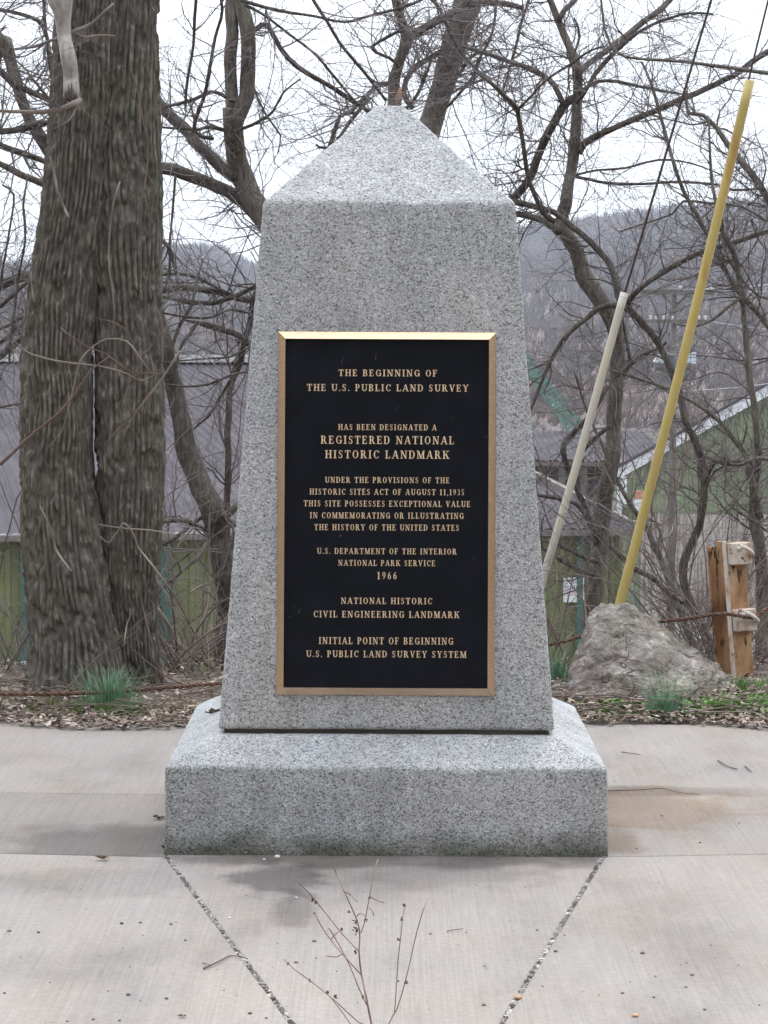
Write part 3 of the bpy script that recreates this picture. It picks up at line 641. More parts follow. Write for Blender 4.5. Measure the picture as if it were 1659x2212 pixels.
# ------------------------------------------------------------------ bare trees behind
tree('forked_tree', 'bare forked tree whose dark double stem rises between the twin trunk and the obelisk', at(640, 1500, 13.2) * np.array([1, 1, 0]) + np.array([0, 0, -1.1]),
     [limb([(660, 1900), (650, 1500), (640, 1000), (640, 720), (600, 520), (561, 450), (533, 403), (511, 342), (504, 288), (504, 234)], 13.2, [75, 70, 64, 60, 54, 50, 47, 45, 45, 46]),
      limb([(502, 246), (499, 180), (500, 90), (500, 0), (505, -110), (520, -260)], 13.2, [28, 27, 27, 28, 24, 18]), limb([(512, 262), (531, 205), (535, 150), (537, 90), (529, 36), (518, 0), (500, -120), (470, -240)], 13.2, [30, 33, 33, 33, 32, 31, 26, 18])],
     [limb([(600, 520), (550, 461), (504, 421), (450, 396), (396, 374), (349, 363), (260, 375), (170, 398), (90, 396), (0, 353), (-80, 320)], 13.2, [30, 30, 29, 28, 28, 27, 22, 19, 16, 14, 9], .5),
      limb([(510, 385), (475, 356), (432, 317), (396, 273), (353, 234), (270, 130), (200, 20)], 13.2, [28, 28, 27, 26, 24, 18, 10], .4),
      limb([(504, 220), (480, 205), (456, 198), (420, 215), (380, 226), (349, 232)], 13.1, [10, 9, 8, 8, 7, 4], -.4),
      limb([(536, 72), (555, 61), (577, 54), (606, 104), (642, 144), (696, 176), (743, 205), (793, 237), (840, 262)], 13.2, [13, 12, 11, 11, 12, 11, 11, 10, 9], .3),
      limb([(500, 284), (450, 275), (420, 280), (350, 275)], 13.2, [9, 8, 7, 5], -.5), limb([(505, 285), (560, 262), (590, 240), (612, 200), (650, 170)], 13.1, [8, 7, 6, 5, 3], -.4),
      limb([(540, 100), (545, 175), (575, 250), (606, 292), (600, 330)], 13.1, [6, 6, 5, 4, 3], -.3),
      limb([(520, 0), (600, 22), (678, 34), (743, 47), (807, 32), (894, 7), (960, -30)], 13.0, [9, 7, 6, 6, 6, 6, 4], .4),
      limb([(528, 10), (570, 32), (642, 86), (685, 122), (728, 173), (761, 212), (800, 250)], 13.0, [8, 7, 6, 6, 6, 5, 4], .5),
      limb([(640, -80), (678, 0), (707, 47), (735, 94), (768, 133), (804, 180), (833, 216)], 12.8, [9, 8, 7, 7, 7, 7, 6], .3),
      limb([(460, 300), (418, 283), (440, 210), (452, 150), (465, 80), (480, 20), (470, -40)], 12.9, [8, 10, 8, 8, 7, 7, 6], -.2),
      limb([(400, 240), (405, 170), (418, 100), (421, 40), (424, -10)], 12.8, [6, 7, 7, 8, 8], -.2)],
     (180, 1100, 1500), MAT['bark_grey'], MAT['bark_dark'])
tree('leaning_tree', 'dark leaning trunk slanting up leftwards between the twin tree and the obelisk', at(560, 1560, 12.2) * np.array([1, 1, 0]) + np.array([0, 0, -.6]),
     [limb([(545, 1640), (520, 1440), (500, 1330), (485, 1240), (470, 1155), (458, 1100), (437, 1054), (408, 982), (392, 910), (375, 838), (362, 770), (345, 690), (320, 600), (300, 480), (290, 300)], 12.2, [62, 54, 46, 46, 48, 50, 50, 46, 42, 38, 32, 26, 24, 20, 14])],
     [limb([(470, 1130), (510, 1096), (560, 1060)], 12.2, [18, 15, 10], .1), limb([(480, 1110), (500, 1130), (540, 1140)], 12.1, [16, 13, 9]),
      limb([(455, 1150), (425, 1136), (397, 1125), (370, 1124), (340, 1128)], 12.2, [9, 10, 12, 11, 9], -.5),
      limb([(345, 1180), (380, 1160), (405, 1140), (420, 1128), (450, 1110)], 12.0, [8, 9, 9, 9, 5], .2),
      limb([(450, 1170), (430, 1200), (395, 1230), (350, 1270), (320, 1290)], 12.0, [10, 11, 9, 7, 4], -.4),
      limb([(366, 760), (390, 700), (414, 660), (426, 600), (440, 560)], 12.2, [9, 8, 7, 6, 4], .2)],
     (60, 200, 120), MAT['bark_dark'], MAT['bark_dark'])
tree('slender_tree', 'slender dark tree with level boughs beside the left edge of the obelisk', at(560, 1500, 12.8) * np.array([1, 1, 0]) + np.array([0, 0, -.9]),
     [limb([(470, 1700), (474, 1450), (490, 1150), (492, 900), (504, 816), (520, 780), (530, 731), (540, 695), (548, 650), (585, 560), (610, 500)], 12.8, [24, 20, 15, 14, 14, 14, 13, 13, 14, 14, 12])],
     [limb([(560, 655), (514, 643), (470, 630), (440, 627), (396, 621), (352, 627), (280, 640)], 12.8, [15, 15, 14, 14, 14, 13, 9], -.2),
      limb([(560, 615), (529, 631), (485, 648), (455, 655), (411, 653), (382, 647), (340, 640), (300, 640)], 12.6, [9, 10, 11, 11, 10, 9, 8, 6], .2),
      limb([(495, 634), (463, 618), (426, 601), (389, 592), (350, 593), (310, 600)], 12.7, [7, 7, 7, 7, 7, 5], .3),
      limb([(540, 745), (514, 724), (485, 714), (455, 705), (426, 696), (400, 692)], 12.7, [13, 13, 13, 13, 9, 3], .2),
      limb([(426, 696), (410, 722), (394, 742), (384, 770), (381, 800)], 12.7, [8, 8, 7, 6, 4], -.2),
      limb([(545, 678), (500, 668), (455, 685), (410, 686), (352, 676)], 12.4, [5, 6, 6, 6, 4], -.2),
      limb([(545, 745), (500, 770), (440, 775), (382, 780)], 12.4, [5, 5, 4, 3], -.2), limb([(545, 800), (500, 810), (450, 830), (400, 835), (360, 830)], 12.2, [5, 6, 6, 5, 4], -.2),
      limb([(350, 518), (365, 535), (372, 555), (380, 590)], 12.3, [10, 9, 7, 5]), limb([(378, 380), (372, 460), (368, 520), (366, 600)], 12.3, [6, 6, 5, 5]),
      limb([(510, 800), (480, 850), (450, 900), (415, 930), (400, 980)], 12.4, [6, 7, 6, 5, 3])],
     (170, 420, 320), MAT['bark_dark'], MAT['bark_dark'])
tree('edge_tree', 'bare tree with forked limbs at the far left edge beyond the twin trunk', at(-120, 1500, 12.6) * np.array([1, 1, 0]) + np.array([0, 0, -.8]),
     [limb([(-140, 1700), (-150, 1300), (-135, 900), (-120, 600), (-60, 300), (0, 85), (22, 126)], 12.6, [90, 80, 66, 58, 46, 30, 26]),
      limb([(-20, 60), (0, 85), (22, 126), (43, 198), (65, 259), (94, 306), (130, 370)], 12.5, [26, 26, 25, 24, 25, 28, 28], -.1)],
     [limb([(-60, 120), (0, 151), (29, 183), (72, 201), (112, 219), (140, 240)], 12.3, [16, 15, 15, 13, 12, 8], .1),
      limb([(-60, 292), (0, 284), (54, 277), (104, 263), (150, 250)], 12.3, [14, 14, 14, 13, 10]), limb([(-50, 290), (0, 313), (47, 331), (94, 349), (140, 380)], 12.3, [14, 14, 14, 12, 9]),
      limb([(-120, 640), (-40, 625), (0, 615), (36, 604), (70, 596), (120, 570)], 12.3, [26, 22, 21, 20, 20, 14]), limb([(-110, 700), (0, 661), (47, 618), (80, 600)], 12.2, [14, 10, 9, 5]),
      limb([(-120, 820), (-40, 790), (0, 772), (47, 730), (80, 700)], 12.2, [18, 14, 13, 11, 7]), limb([(-110, 780), (0, 740), (30, 715), (80, 690)], 12.4, [12, 9, 8, 5]), limb([(-110, 720), (-10, 715), (40, 690), (70, 670)], 12.3, [9, 7, 6, 4]),
      limb([(0, 20), (45, 30), (83, 45), (100, 75), (108, 120), (118, 170)], 12.4, [7, 8, 9, 9, 8, 6]), limb([(95, -30), (96, 30), (102, 90), (108, 150), (115, 200)], 12.4, [8, 8, 8, 7, 5]),
      limb([(-60, 930), (0, 880), (60, 870), (90, 850)], 12.2, [8, 6, 6, 4]), limb([(5, 400), (30, 420), (20, 500), (0, 620), (-6, 700)], 12.0, [4, 5, 5, 5, 4]), limb([(60, 380), (50, 450), (55, 520), (40, 600), (25, 720), (20, 780)], 12.0, [4, 5, 5, 6, 6, 4])],
     (190, 1100, 1500), MAT['bark_grey'], MAT['bark_dark'])
tree('stout_tree', 'stout dark tree trunk leaning right directly behind the obelisk tip', at(860, 1500, 15.5) * np.array([1, 1, 0]) + np.array([0, 0, -2.3]),
     [limb([(880, 2200), (880, 1500), (885, 800), (905, 420), (920, 310), (933, 259), (959, 180), (977, 108), (998, 43), (1016, -10), (1050, -130), (1075, -280)], 15.5, [100, 90, 80, 62, 56, 52, 51, 52, 56, 60, 48, 34])],
     [limb([(890, 232), (872, 201), (890, 151), (919, 130), (951, 112), (980, 100)], 15.3, [12, 12, 12, 12, 13, 14]), limb([(1131, 18), (1090, 8), (1056, 4), (1010, 8)], 15.3, [10, 13, 14, 15]),
      limb([(923, -10), (951, 22), (966, 54), (987, 97), (1005, 126), (1038, 158), (1081, 201), (1117, 241), (1128, 290), (1134, 340)], 15.0, [8, 8, 8, 9, 9, 9, 9, 9, 8, 6], -.6),
      limb([(965, 190), (990, 165), (1005, 140), (1030, 115), (1067, 122), (1131, 144), (1160, 150)], 15.2, [7, 7, 8, 8, 8, 7, 5], -.3), limb([(1080, -20), (1074, 0), (1063, 72), (1038, 122), (1025, 160), (990, 205), (965, 232)], 15.0, [6, 6, 6, 7, 7, 7, 6]),
      limb([(1145, -10), (1125, 55), (1119, 84), (1100, 150), (1085, 200)], 15.1, [6, 7, 7, 6, 5])],
     (150, 800, 1000), MAT['bark_grey'], MAT['bark_dark'])
tree('young_tree', 'young grey tree with a snapped bough directly above the obelisk tip', at(800, 1500, 14.6) * np.array([1, 1, 0]) + np.array([0, 0, -1.8]),
     [limb([(820, 2000), (830, 1500), (835, 700), (845, 300), (851, 223), (854, 162), (867, 119), (879, 90), (869, 47), (854, 0), (835, -120), (820, -220)], 14.6, [50, 46, 38, 32, 29, 25, 23, 24, 19, 18, 15, 10])],
     [limb([(880, 92), (888, 80), (908, 65), (948, 43), (984, 22), (1030, -20)], 14.6, [20, 19, 18, 18, 17, 13], .4),
      limb([(857, 170), (862, 145), (840, 125), (812, 112), (806, 98), (840, 78), (880, 60)], 14.5, [6, 7, 7, 7, 7, 7, 6], -.2), limb([(850, 180), (820, 181), (800, 198), (757, 241), (735, 252), (714, 306), (700, 340)], 14.5, [10, 9, 9, 9, 8, 8, 6], -.3),
      limb([(800, 210), (770, 245), (745, 280), (730, 300)], 14.5, [9, 9, 8, 7], -.2), limb([(872, 240), (895, 215), (912, 180), (925, 150), (935, 125)], 14.5, [7, 8, 7, 6, 4]),
      limb([(720, 320), (690, 318), (684, 312)], 14.2, [7, 6, 4])],
     (150, 800, 1000), MAT['bark_grey'], MAT['bark_dark'])
sn = thing('torn_bark', 'orange torn wood on the bough just above the obelisk tip', 'torn wood', at(860, 215, 14.4))
m2 = MB(); m2.tube([at(860, 228, 14.42), at(862, 210, 14.40), at(865, 188, 14.42)], [.014, .018, .004], 7, wob=.6); m2.build('torn_wood', simple('torn_wood', (.45, .25, .15), .9), sn, smooth=True)
tree('main_right_tree', 'crooked grey tree with a kinked trunk growing behind the pale guy guard', at(1278, 1400, 13.4) * np.array([1, 1, 0]) + np.array([0, 0, -1.2]),
     [limb([(1262, 1750), (1272, 1500), (1278, 1342), (1285, 1284), (1296, 1176), (1303, 1100), (1312, 1045), (1323, 982), (1326, 910), (1330, 838), (1332, 784), (1331, 730), (1314, 676), (1280, 628), (1261, 597), (1247, 545), (1220, 504), (1217, 464), (1222, 440), (1228, 396), (1238, 342), (1242, 288), (1246, 216), (1247, 144), (1231, 104), (1206, 43), (1188, 0), (1160, -90)],
            13.4, [56, 46, 38, 37, 36, 37, 35, 33, 33, 32, 32, 33, 35, 38, 36, 34, 32, 30, 27, 25, 24, 23, 21, 20, 17, 16, 15, 9])],
     [limb([(1240, 212), (1217, 230), (1184, 288), (1159, 342), (1141, 389), (1105, 432), (1060, 470)], 13.4, [17, 18, 18, 18, 18, 17, 14], .4),
      limb([(1218, 228), (1199, 187), (1155, 151), (1109, 137), (1062, 119), (1000, 100)], 13.4, [13, 12, 11, 10, 9, 6], .4),
      limb([(1250, 330), (1262, 310), (1292, 291), (1350, 266), (1422, 237), (1476, 212), (1530, 191), (1584, 162), (1659, 112), (1720, 80)], 13.4, [17, 16, 15, 14, 14, 14, 13, 13, 13, 10], -.5),
      limb([(1247, 160), (1260, 147), (1292, 122), (1328, 97), (1375, 58), (1422, 22), (1447, 0), (1500, -60)], 13.4, [13, 13, 13, 14, 13, 13, 13, 9], .4),
      limb([(1246, 220), (1262, 201), (1285, 162), (1321, 119), (1375, 72), (1422, 47), (1487, 29), (1540, 30)], 13.3, [9, 9, 10, 10, 8, 7, 6, 4], -.3),
      limb([(1248, 200), (1262, 192), (1292, 176), (1335, 176), (1386, 187), (1440, 198), (1487, 205)], 13.3, [8, 8, 8, 7, 7, 6, 4], .2),
      limb([(1206, 45), (1220, 22), (1242, 0), (1270, -50)], 13.4, [13, 12, 11, 7], .2), limb([(1231, 200), (1228, 150), (1252, 80), (1240, 40)], 13.2, [4, 5, 6, 4]),
      limb([(1242, 381), (1275, 388), (1314, 396), (1386, 398), (1458, 392), (1548, 399), (1584, 410), (1638, 407)], 13.3, [7, 7, 7, 6, 6, 6, 6, 5], -.3),
      limb([(1244, 378), (1292, 367), (1350, 363), (1422, 345), (1494, 353), (1559, 378)], 13.2, [5, 5, 5, 5, 4, 3], .2),
      limb([(1312, 833), (1274, 899), (1250, 925), (1224, 949), (1216, 975), (1235, 1036), (1256, 1083), (1281, 1140), (1290, 1180)], 13.3, [12, 12, 12, 13, 13, 13, 12, 12, 10], -.1),
      limb([(1318, 920), (1307, 928), (1278, 953), (1249, 985), (1238, 1014)], 13.2, [10, 10, 10, 9, 7]),
      limb([(1295, 1245), (1267, 1237), (1220, 1216), (1188, 1194), (1150, 1175)], 13.2, [13, 13, 12, 11, 8]), limb([(1296, 1215), (1260, 1204), (1210, 1180), (1165, 1164)], 13.3, [10, 9, 8, 6]),
      limb([(1298, 1170), (1275, 1130), (1245, 1090), (1205, 1078), (1160, 1070)], 13.1, [12, 11, 10, 9, 6]),
      limb([(1338, 830), (1352, 800), (1361, 780), (1350, 720), (1345, 690)], 13.4, [9, 9, 8, 7, 5]), limb([(1335, 812), (1353, 795), (1375, 775), (1400, 760), (1425, 752), (1440, 738)], 13.2, [10, 9, 9, 8, 7, 5]),
      limb([(1306, 1178), (1330, 1190), (1368, 1228), (1408, 1248), (1443, 1280), (1490, 1313), (1520, 1335)], 13.5, [12, 12, 12, 11, 10, 10, 7], .3)],
     (240, 1500, 2000), MAT['bark_grey'], MAT['bark_dark'], L1=(.2, .8))
tree('arched_tree', 'thin dark tree whose bough arches over behind the two guy guards', at(1560, 1450, 12.8) * np.array([1, 1, 0]) + np.array([0, 0, -.8]),
     [limb([(1580, 1620), (1565, 1480), (1548, 1428), (1526, 1374), (1504, 1327), (1480, 1275), (1474, 1222), (1492, 1175), (1511, 1133), (1520, 1075), (1520, 1018), (1508, 964), (1480, 910), (1469, 856), (1451, 802), (1422, 741), (1386, 694), (1350, 665), (1321, 660), (1292, 668), (1263, 690), (1217, 733), (1188, 784), (1170, 827), (1148, 881), (1120, 930)],
            12.8, [26, 22, 20, 19, 18, 18, 18, 18, 18, 17, 17, 16, 15, 15, 15, 15, 15, 14, 13, 12, 11, 10, 9, 8, 7, 4])],
     [limb([(1350, 668), (1357, 651), (1375, 630), (1397, 611), (1436, 586), (1504, 550), (1544, 536), (1602, 518), (1659, 500), (1700, 490)], 12.8, [9, 11, 12, 12, 12, 12, 12, 11, 11, 9], -.3),
      limb([(1345, 664), (1335, 640), (1328, 597), (1314, 565), (1278, 527), (1231, 485), (1195, 457), (1152, 446), (1105, 435), (1040, 430)], 12.9, [12, 13, 14, 14, 14, 13, 13, 13, 13, 10], .4),
      limb([(1200, 480), (1180, 464), (1170, 452), (1145, 396), (1134, 335), (1120, 252), (1118, 234), (1090, 206), (1062, 180), (1020, 150)], 12.9, [12, 12, 11, 10, 10, 9, 9, 7, 7, 4], -.3),
      limb([(1119, 236), (1150, 205), (1180, 173), (1230, 140), (1278, 108), (1310, 100)], 12.7, [7, 6, 6, 6, 5, 3], -.2),
      limb([(1210, 500), (1180, 478), (1120, 462), (1060, 450)], 13.0, [15, 16, 14, 12], .3),
      limb([(1524, 1045), (1545, 1000), (1590, 998), (1640, 993), (1680, 990)], 12.6, [7, 8, 8, 8, 7], -.2), limb([(1512, 1140), (1530, 1040), (1560, 1010), (1600, 1000)], 12.5, [5, 6, 5, 3])],
     (160, 900, 1200), MAT['bark_dark'], MAT['bark_dark'])
tree('right_edge_tree', 'grey tree with drooping boughs at the right edge behind the rusty post', at(1645, 1460, 12.0) * np.array([1, 1, 0]) + np.array([0, 0, -.3]),
     [limb([(1640, 1560), (1645, 1440), (1648, 1300), (1642, 1180), (1626, 1110), (1632, 1040), (1640, 980), (1624, 840), (1616, 760), (1604, 660), (1590, 560), (1560, 500), (1537, 380), (1530, 250)], 12.0, [36, 30, 28, 27, 22, 18, 16, 14, 13, 12, 11, 9, 7, 4])],
     [limb([(1640, 1120), (1620, 1020), (1616, 989), (1584, 946), (1559, 913), (1508, 874), (1461, 849), (1422, 831), (1364, 813), (1320, 800)], 12.0, [18, 16, 14, 12, 11, 9, 8, 7, 6, 4], .3),
      limb([(1700, 760), (1659, 701), (1638, 676), (1605, 640), (1577, 604), (1551, 550), (1537, 529), (1512, 475), (1476, 414), (1458, 360), (1443, 306), (1422, 234), (1407, 180), (1386, 133)], 12.1, [14, 13, 13, 12, 11, 10, 9, 8, 8, 8, 7, 7, 6, 5], .2),
      limb([(1710, 520), (1659, 425), (1623, 374), (1580, 324), (1548, 277), (1519, 248), (1490, 245), (1483, 223), (1478, 200)], 12.2, [20, 17, 15, 13, 11, 9, 8, 6, 4], .2),
      limb([(1720, 500), (1659, 478), (1602, 446), (1530, 439), (1476, 435), (1452, 462), (1400, 480), (1340, 500)], 12.1, [7, 6, 6, 6, 6, 5, 4, 3], .3),
      limb([(1296, -20), (1307, 65), (1335, 115), (1379, 126), (1476, 133), (1584, 147), (1680, 160)], 12.4, [5, 6, 6, 6, 7, 8, 9], -.2),
      limb([(1605, 640), (1570, 665), (1540, 690), (1500, 705), (1460, 700)], 12.0, [7, 7, 6, 5, 3]), limb([(1680, 1000), (1640, 990), (1600, 1004), (1560, 1000), (1522, 985)], 11.9, [8, 8, 8, 7, 5]),
      limb([(1690, 650), (1640, 640), (1600, 600), (1575, 560), (1560, 520)], 12.0, [6, 6, 6, 5, 4]), limb([(1570, 980), (1566, 1060), (1570, 1085), (1610, 1115), (1660, 1150)], 11.9, [3, 5, 5, 6, 6])],
     (240, 1500, 2000), MAT['bark_grey'], MAT['bark_grey'], L1=(.2, .8))
sapl = tree('pale_sapling', 'thin pale sapling leaning left in front of the green gable wall', at(1660, 1460, 14.5) * np.array([1, 1, 0]) + np.array([0, 0, -1.6]),
     [limb([(1560, 1560), (1500, 1400), (1440, 1240), (1400, 1150), (1345, 1060), (1300, 960), (1265, 880), (1240, 800)], 14.5, [22, 18, 15, 13, 9, 7, 6, 4])],
     [limb([(1420, 1190), (1440, 1100), (1470, 1010), (1490, 900)], 14.5, [8, 7, 6, 4], .2), limb([(1360, 1085), (1330, 1040), (1300, 1030), (1260, 1040)], 14.5, [6, 5, 4, 3], .1), limb([(1490, 1370), (1560, 1280), (1600, 1180), (1620, 1100)], 14.4, [7, 6, 5, 3], .2)],
     (110, 300, 200), MAT['bark_grey'], MAT['twig_pale'], MAT['twig_pale'])

# ------------------------------------------------------------------ bare shrubs and brambles on the bank
def shrub(name, label, u, v, Y, n, hgt, spread, mats, seed, lean=(0, 0), base_r=.006, tw=(60, 160)):
    r_ = random.Random(seed); b = at(u, v, Y); b[2] = float(zg(b[0], Y)) - .02
    t = thing(name, label, 'shrub', b, 'bare shrubs and brambles along the bank'); Ls = []
    for i in range(n):
        a = r_.uniform(0, 6.28); d = np.array([math.cos(a) * spread + lean[0], math.sin(a) * spread * .5 + lean[1], 1.0]); h_ = hgt * r_.uniform(.5, 1.1)
        P = [b + np.array([r_.uniform(-.12, .12), r_.uniform(-.1, .1), 0])]
        cur = r_.uniform(-.9, .9) * spread; 
        for j in range(1, 7):
            s_ = j / 6; d2 = d + np.array([cur * s_, 0, -abs(cur) * s_ * 1.1 - .35 * s_]); P.append(P[-1] + d2 / np.linalg.norm(d2) * h_ / 6)
        rr = base_r * r_.uniform(.5, 1.2); R = resample(np.column_stack([P, np.linspace(rr, rr * .3, 7)]), .07); p = R[:, :3]; p[:, 1] = np.maximum(p[:, 1], 9.9)
        nz = np.stack([fbm(p * 6 + q * 31.7 + seed, 2) - .5 for q in range(3)], -1); p = p + nz * .035 * np.linspace(0, 1, len(p))[:, None]
        m2 = MB(); m2.tube(p, np.maximum(R[:, 3], .0012), 6); m2.build('stem', r_.choice(mats), t, smooth=True); Ls.append((p, R[:, 3]))
    A = twigs(Ls, *tw, L1=(.12, .5), L2=(.06, .25), rmax=.003, clear=in_monument); V, Q = batch_tubes(A); mesh_np('twigs', V, Q, mats[0], t)
TP, TR, TW = MAT['twig_pale'], MAT['twig_red'], MAT['twig']
shrub('bare_shrub', 'tangled dark bare shrub at the left edge beside the twin trunk', 20, 1490, 11.6, 13, 1.9, .42, [TW, TW, TP], 1)
shrub('bramble', 'pale arching bramble canes between the twin trunk and the plinth', 420, 1480, 11.3, 12, .95, .9, [TP, TP, TW], 2)
shrub('bare_shrub', 'thin tall shrub between the leaning trunk and the obelisk', 445, 1450, 12.2, 13, 2.3, .35, [TW, TR], 3)
shrub('bare_shrub', 'dark shrub in front of the wall with the white sign', 1215, 1440, 12.6, 12, 1.3, .7, [TW, TW, TR], 4, tw=(90, 240))
shrub('bramble', 'pale bramble at the foot of the obelisk on its right, beside the boulder', 1205, 1460, 11.2, 7, .7, .6, [TP, TR], 5)
shrub('bare_shrub', 'dense shrub behind the boulder peak and the yellow guard', 1390, 1400, 12.3, 14, 1.3, .6, [TW, TP, TW], 6, tw=(120, 320))
shrub('bare_shrub', 'twiggy shrub between the boulder and the rusty post', 1500, 1430, 12.0, 13, 1.2, .6, [TW, TP], 7, tw=(120, 320))
shrub('bramble', 'low bramble tangle around the foot of the rusty post', 1610, 1470, 11.3, 10, .5, .9, [TP, TR, TW], 8)
shrub('bare_shrub', 'tall wispy shrub in front of the rust-streaked cladding', 1440, 1300, 14.5, 15, 3.8, .42, [TW, TP], 9, tw=(150, 420))
shrub('bare_shrub', 'tall wispy shrub close behind the right side of the obelisk', 1200, 1350, 14.8, 15, 4.0, .36, [TW, TR, TP], 10, tw=(150, 420))
shrub('bare_shrub', 'tall wispy shrub in front of the grey roof left of the obelisk', 430, 1400, 14.3, 15, 4.2, .32, [TW, TR], 11, tw=(150, 420))
shrub('bramble', 'straw-coloured canes leaning left in front of the twin trunk foot', 60, 1500, 10.35, 7, .55, 1.0, [TP, TP], 12, tw=(12, 20), base_r=.0035)

shrub('bare_shrub', 'dense twiggy shrub behind the left edge of the twin trunk', 15, 1450, 12.6, 16, 2.7, .45, [TW, TW, TP], 13, tw=(160, 480), base_r=.008)
shrub('bare_shrub', 'dense grey thicket in front of the olive wall left of the obelisk', 415, 1450, 11.9, 18, 1.9, .42, [TW, TP, TW], 14, tw=(170, 500))
shrub('bare_shrub', 'wispy thicket around the kinked trunk of the crooked tree', 1310, 1400, 13.2, 15, 3.1, .45, [TW, TR], 15, tw=(170, 500))
shrub('bare_shrub', 'wispy thicket behind the rusty post at the right edge', 1610, 1420, 12.4, 15, 2.7, .45, [TW, TP], 16, tw=(170, 500))
shrub('bare_shrub', 'thin upright brush in front of the long grey roof', 400, 1400, 13.6, 17, 3.9, .33, [TW, TP], 17, tw=(170, 520))

shrub('bramble', 'pale fine canes arching at the far left beside the twin trunk', 40, 1480, 11.1, 13, 1.0, .7, [TP, TP, TW], 18, tw=(110, 320), base_r=.005)
shrub('bramble', 'pale fine canes crowding the right side of the twin trunk foot', 385, 1480, 11.0, 13, .9, .7, [TP, TP, TW], 19, tw=(110, 320), base_r=.005)
shrub('bramble', 'pale fine canes rising behind the boulder and rusty post', 1530, 1440, 11.5, 14, 1.2, .7, [TP, TW, TP], 20, tw=(130, 380), base_r=.005)

# pale fallen boughs at the left of the plinth
bough = thing('fallen_bough', 'pale dead bough lying against the bank between twin trunk and plinth', 'dead branch', at(480, 1470, 11.4))
for pts, wd in ((C6((935, 670), (985, 745), (1050, 850), (1100, 920), (1190, 970), (1290, 1050), (1340, 1110)), [8, 9, 10, 11, 12, 13, 13]), (C6((930, 870), (1000, 910), (1090, 925), (1180, 960)), [6, 7, 7, 8]), (C6((960, 1030), (1050, 1000), (1150, 990), (1250, 990), (1340, 1005)), [7, 8, 8, 9, 8]),
                (C6((1260, 780), (1285, 890), (1300, 980)), [6, 8, 9]), (C6((980, 1060), (1060, 1110), (1110, 1145)), [5, 6, 7]), (C6((1140, 590), (1190, 560), (1260, 535)), [4, 6, 4])):
    part_limb(bough, pts, 11.4, wd, MAT['twig_pale'], 'branch', 0, 8, .2)
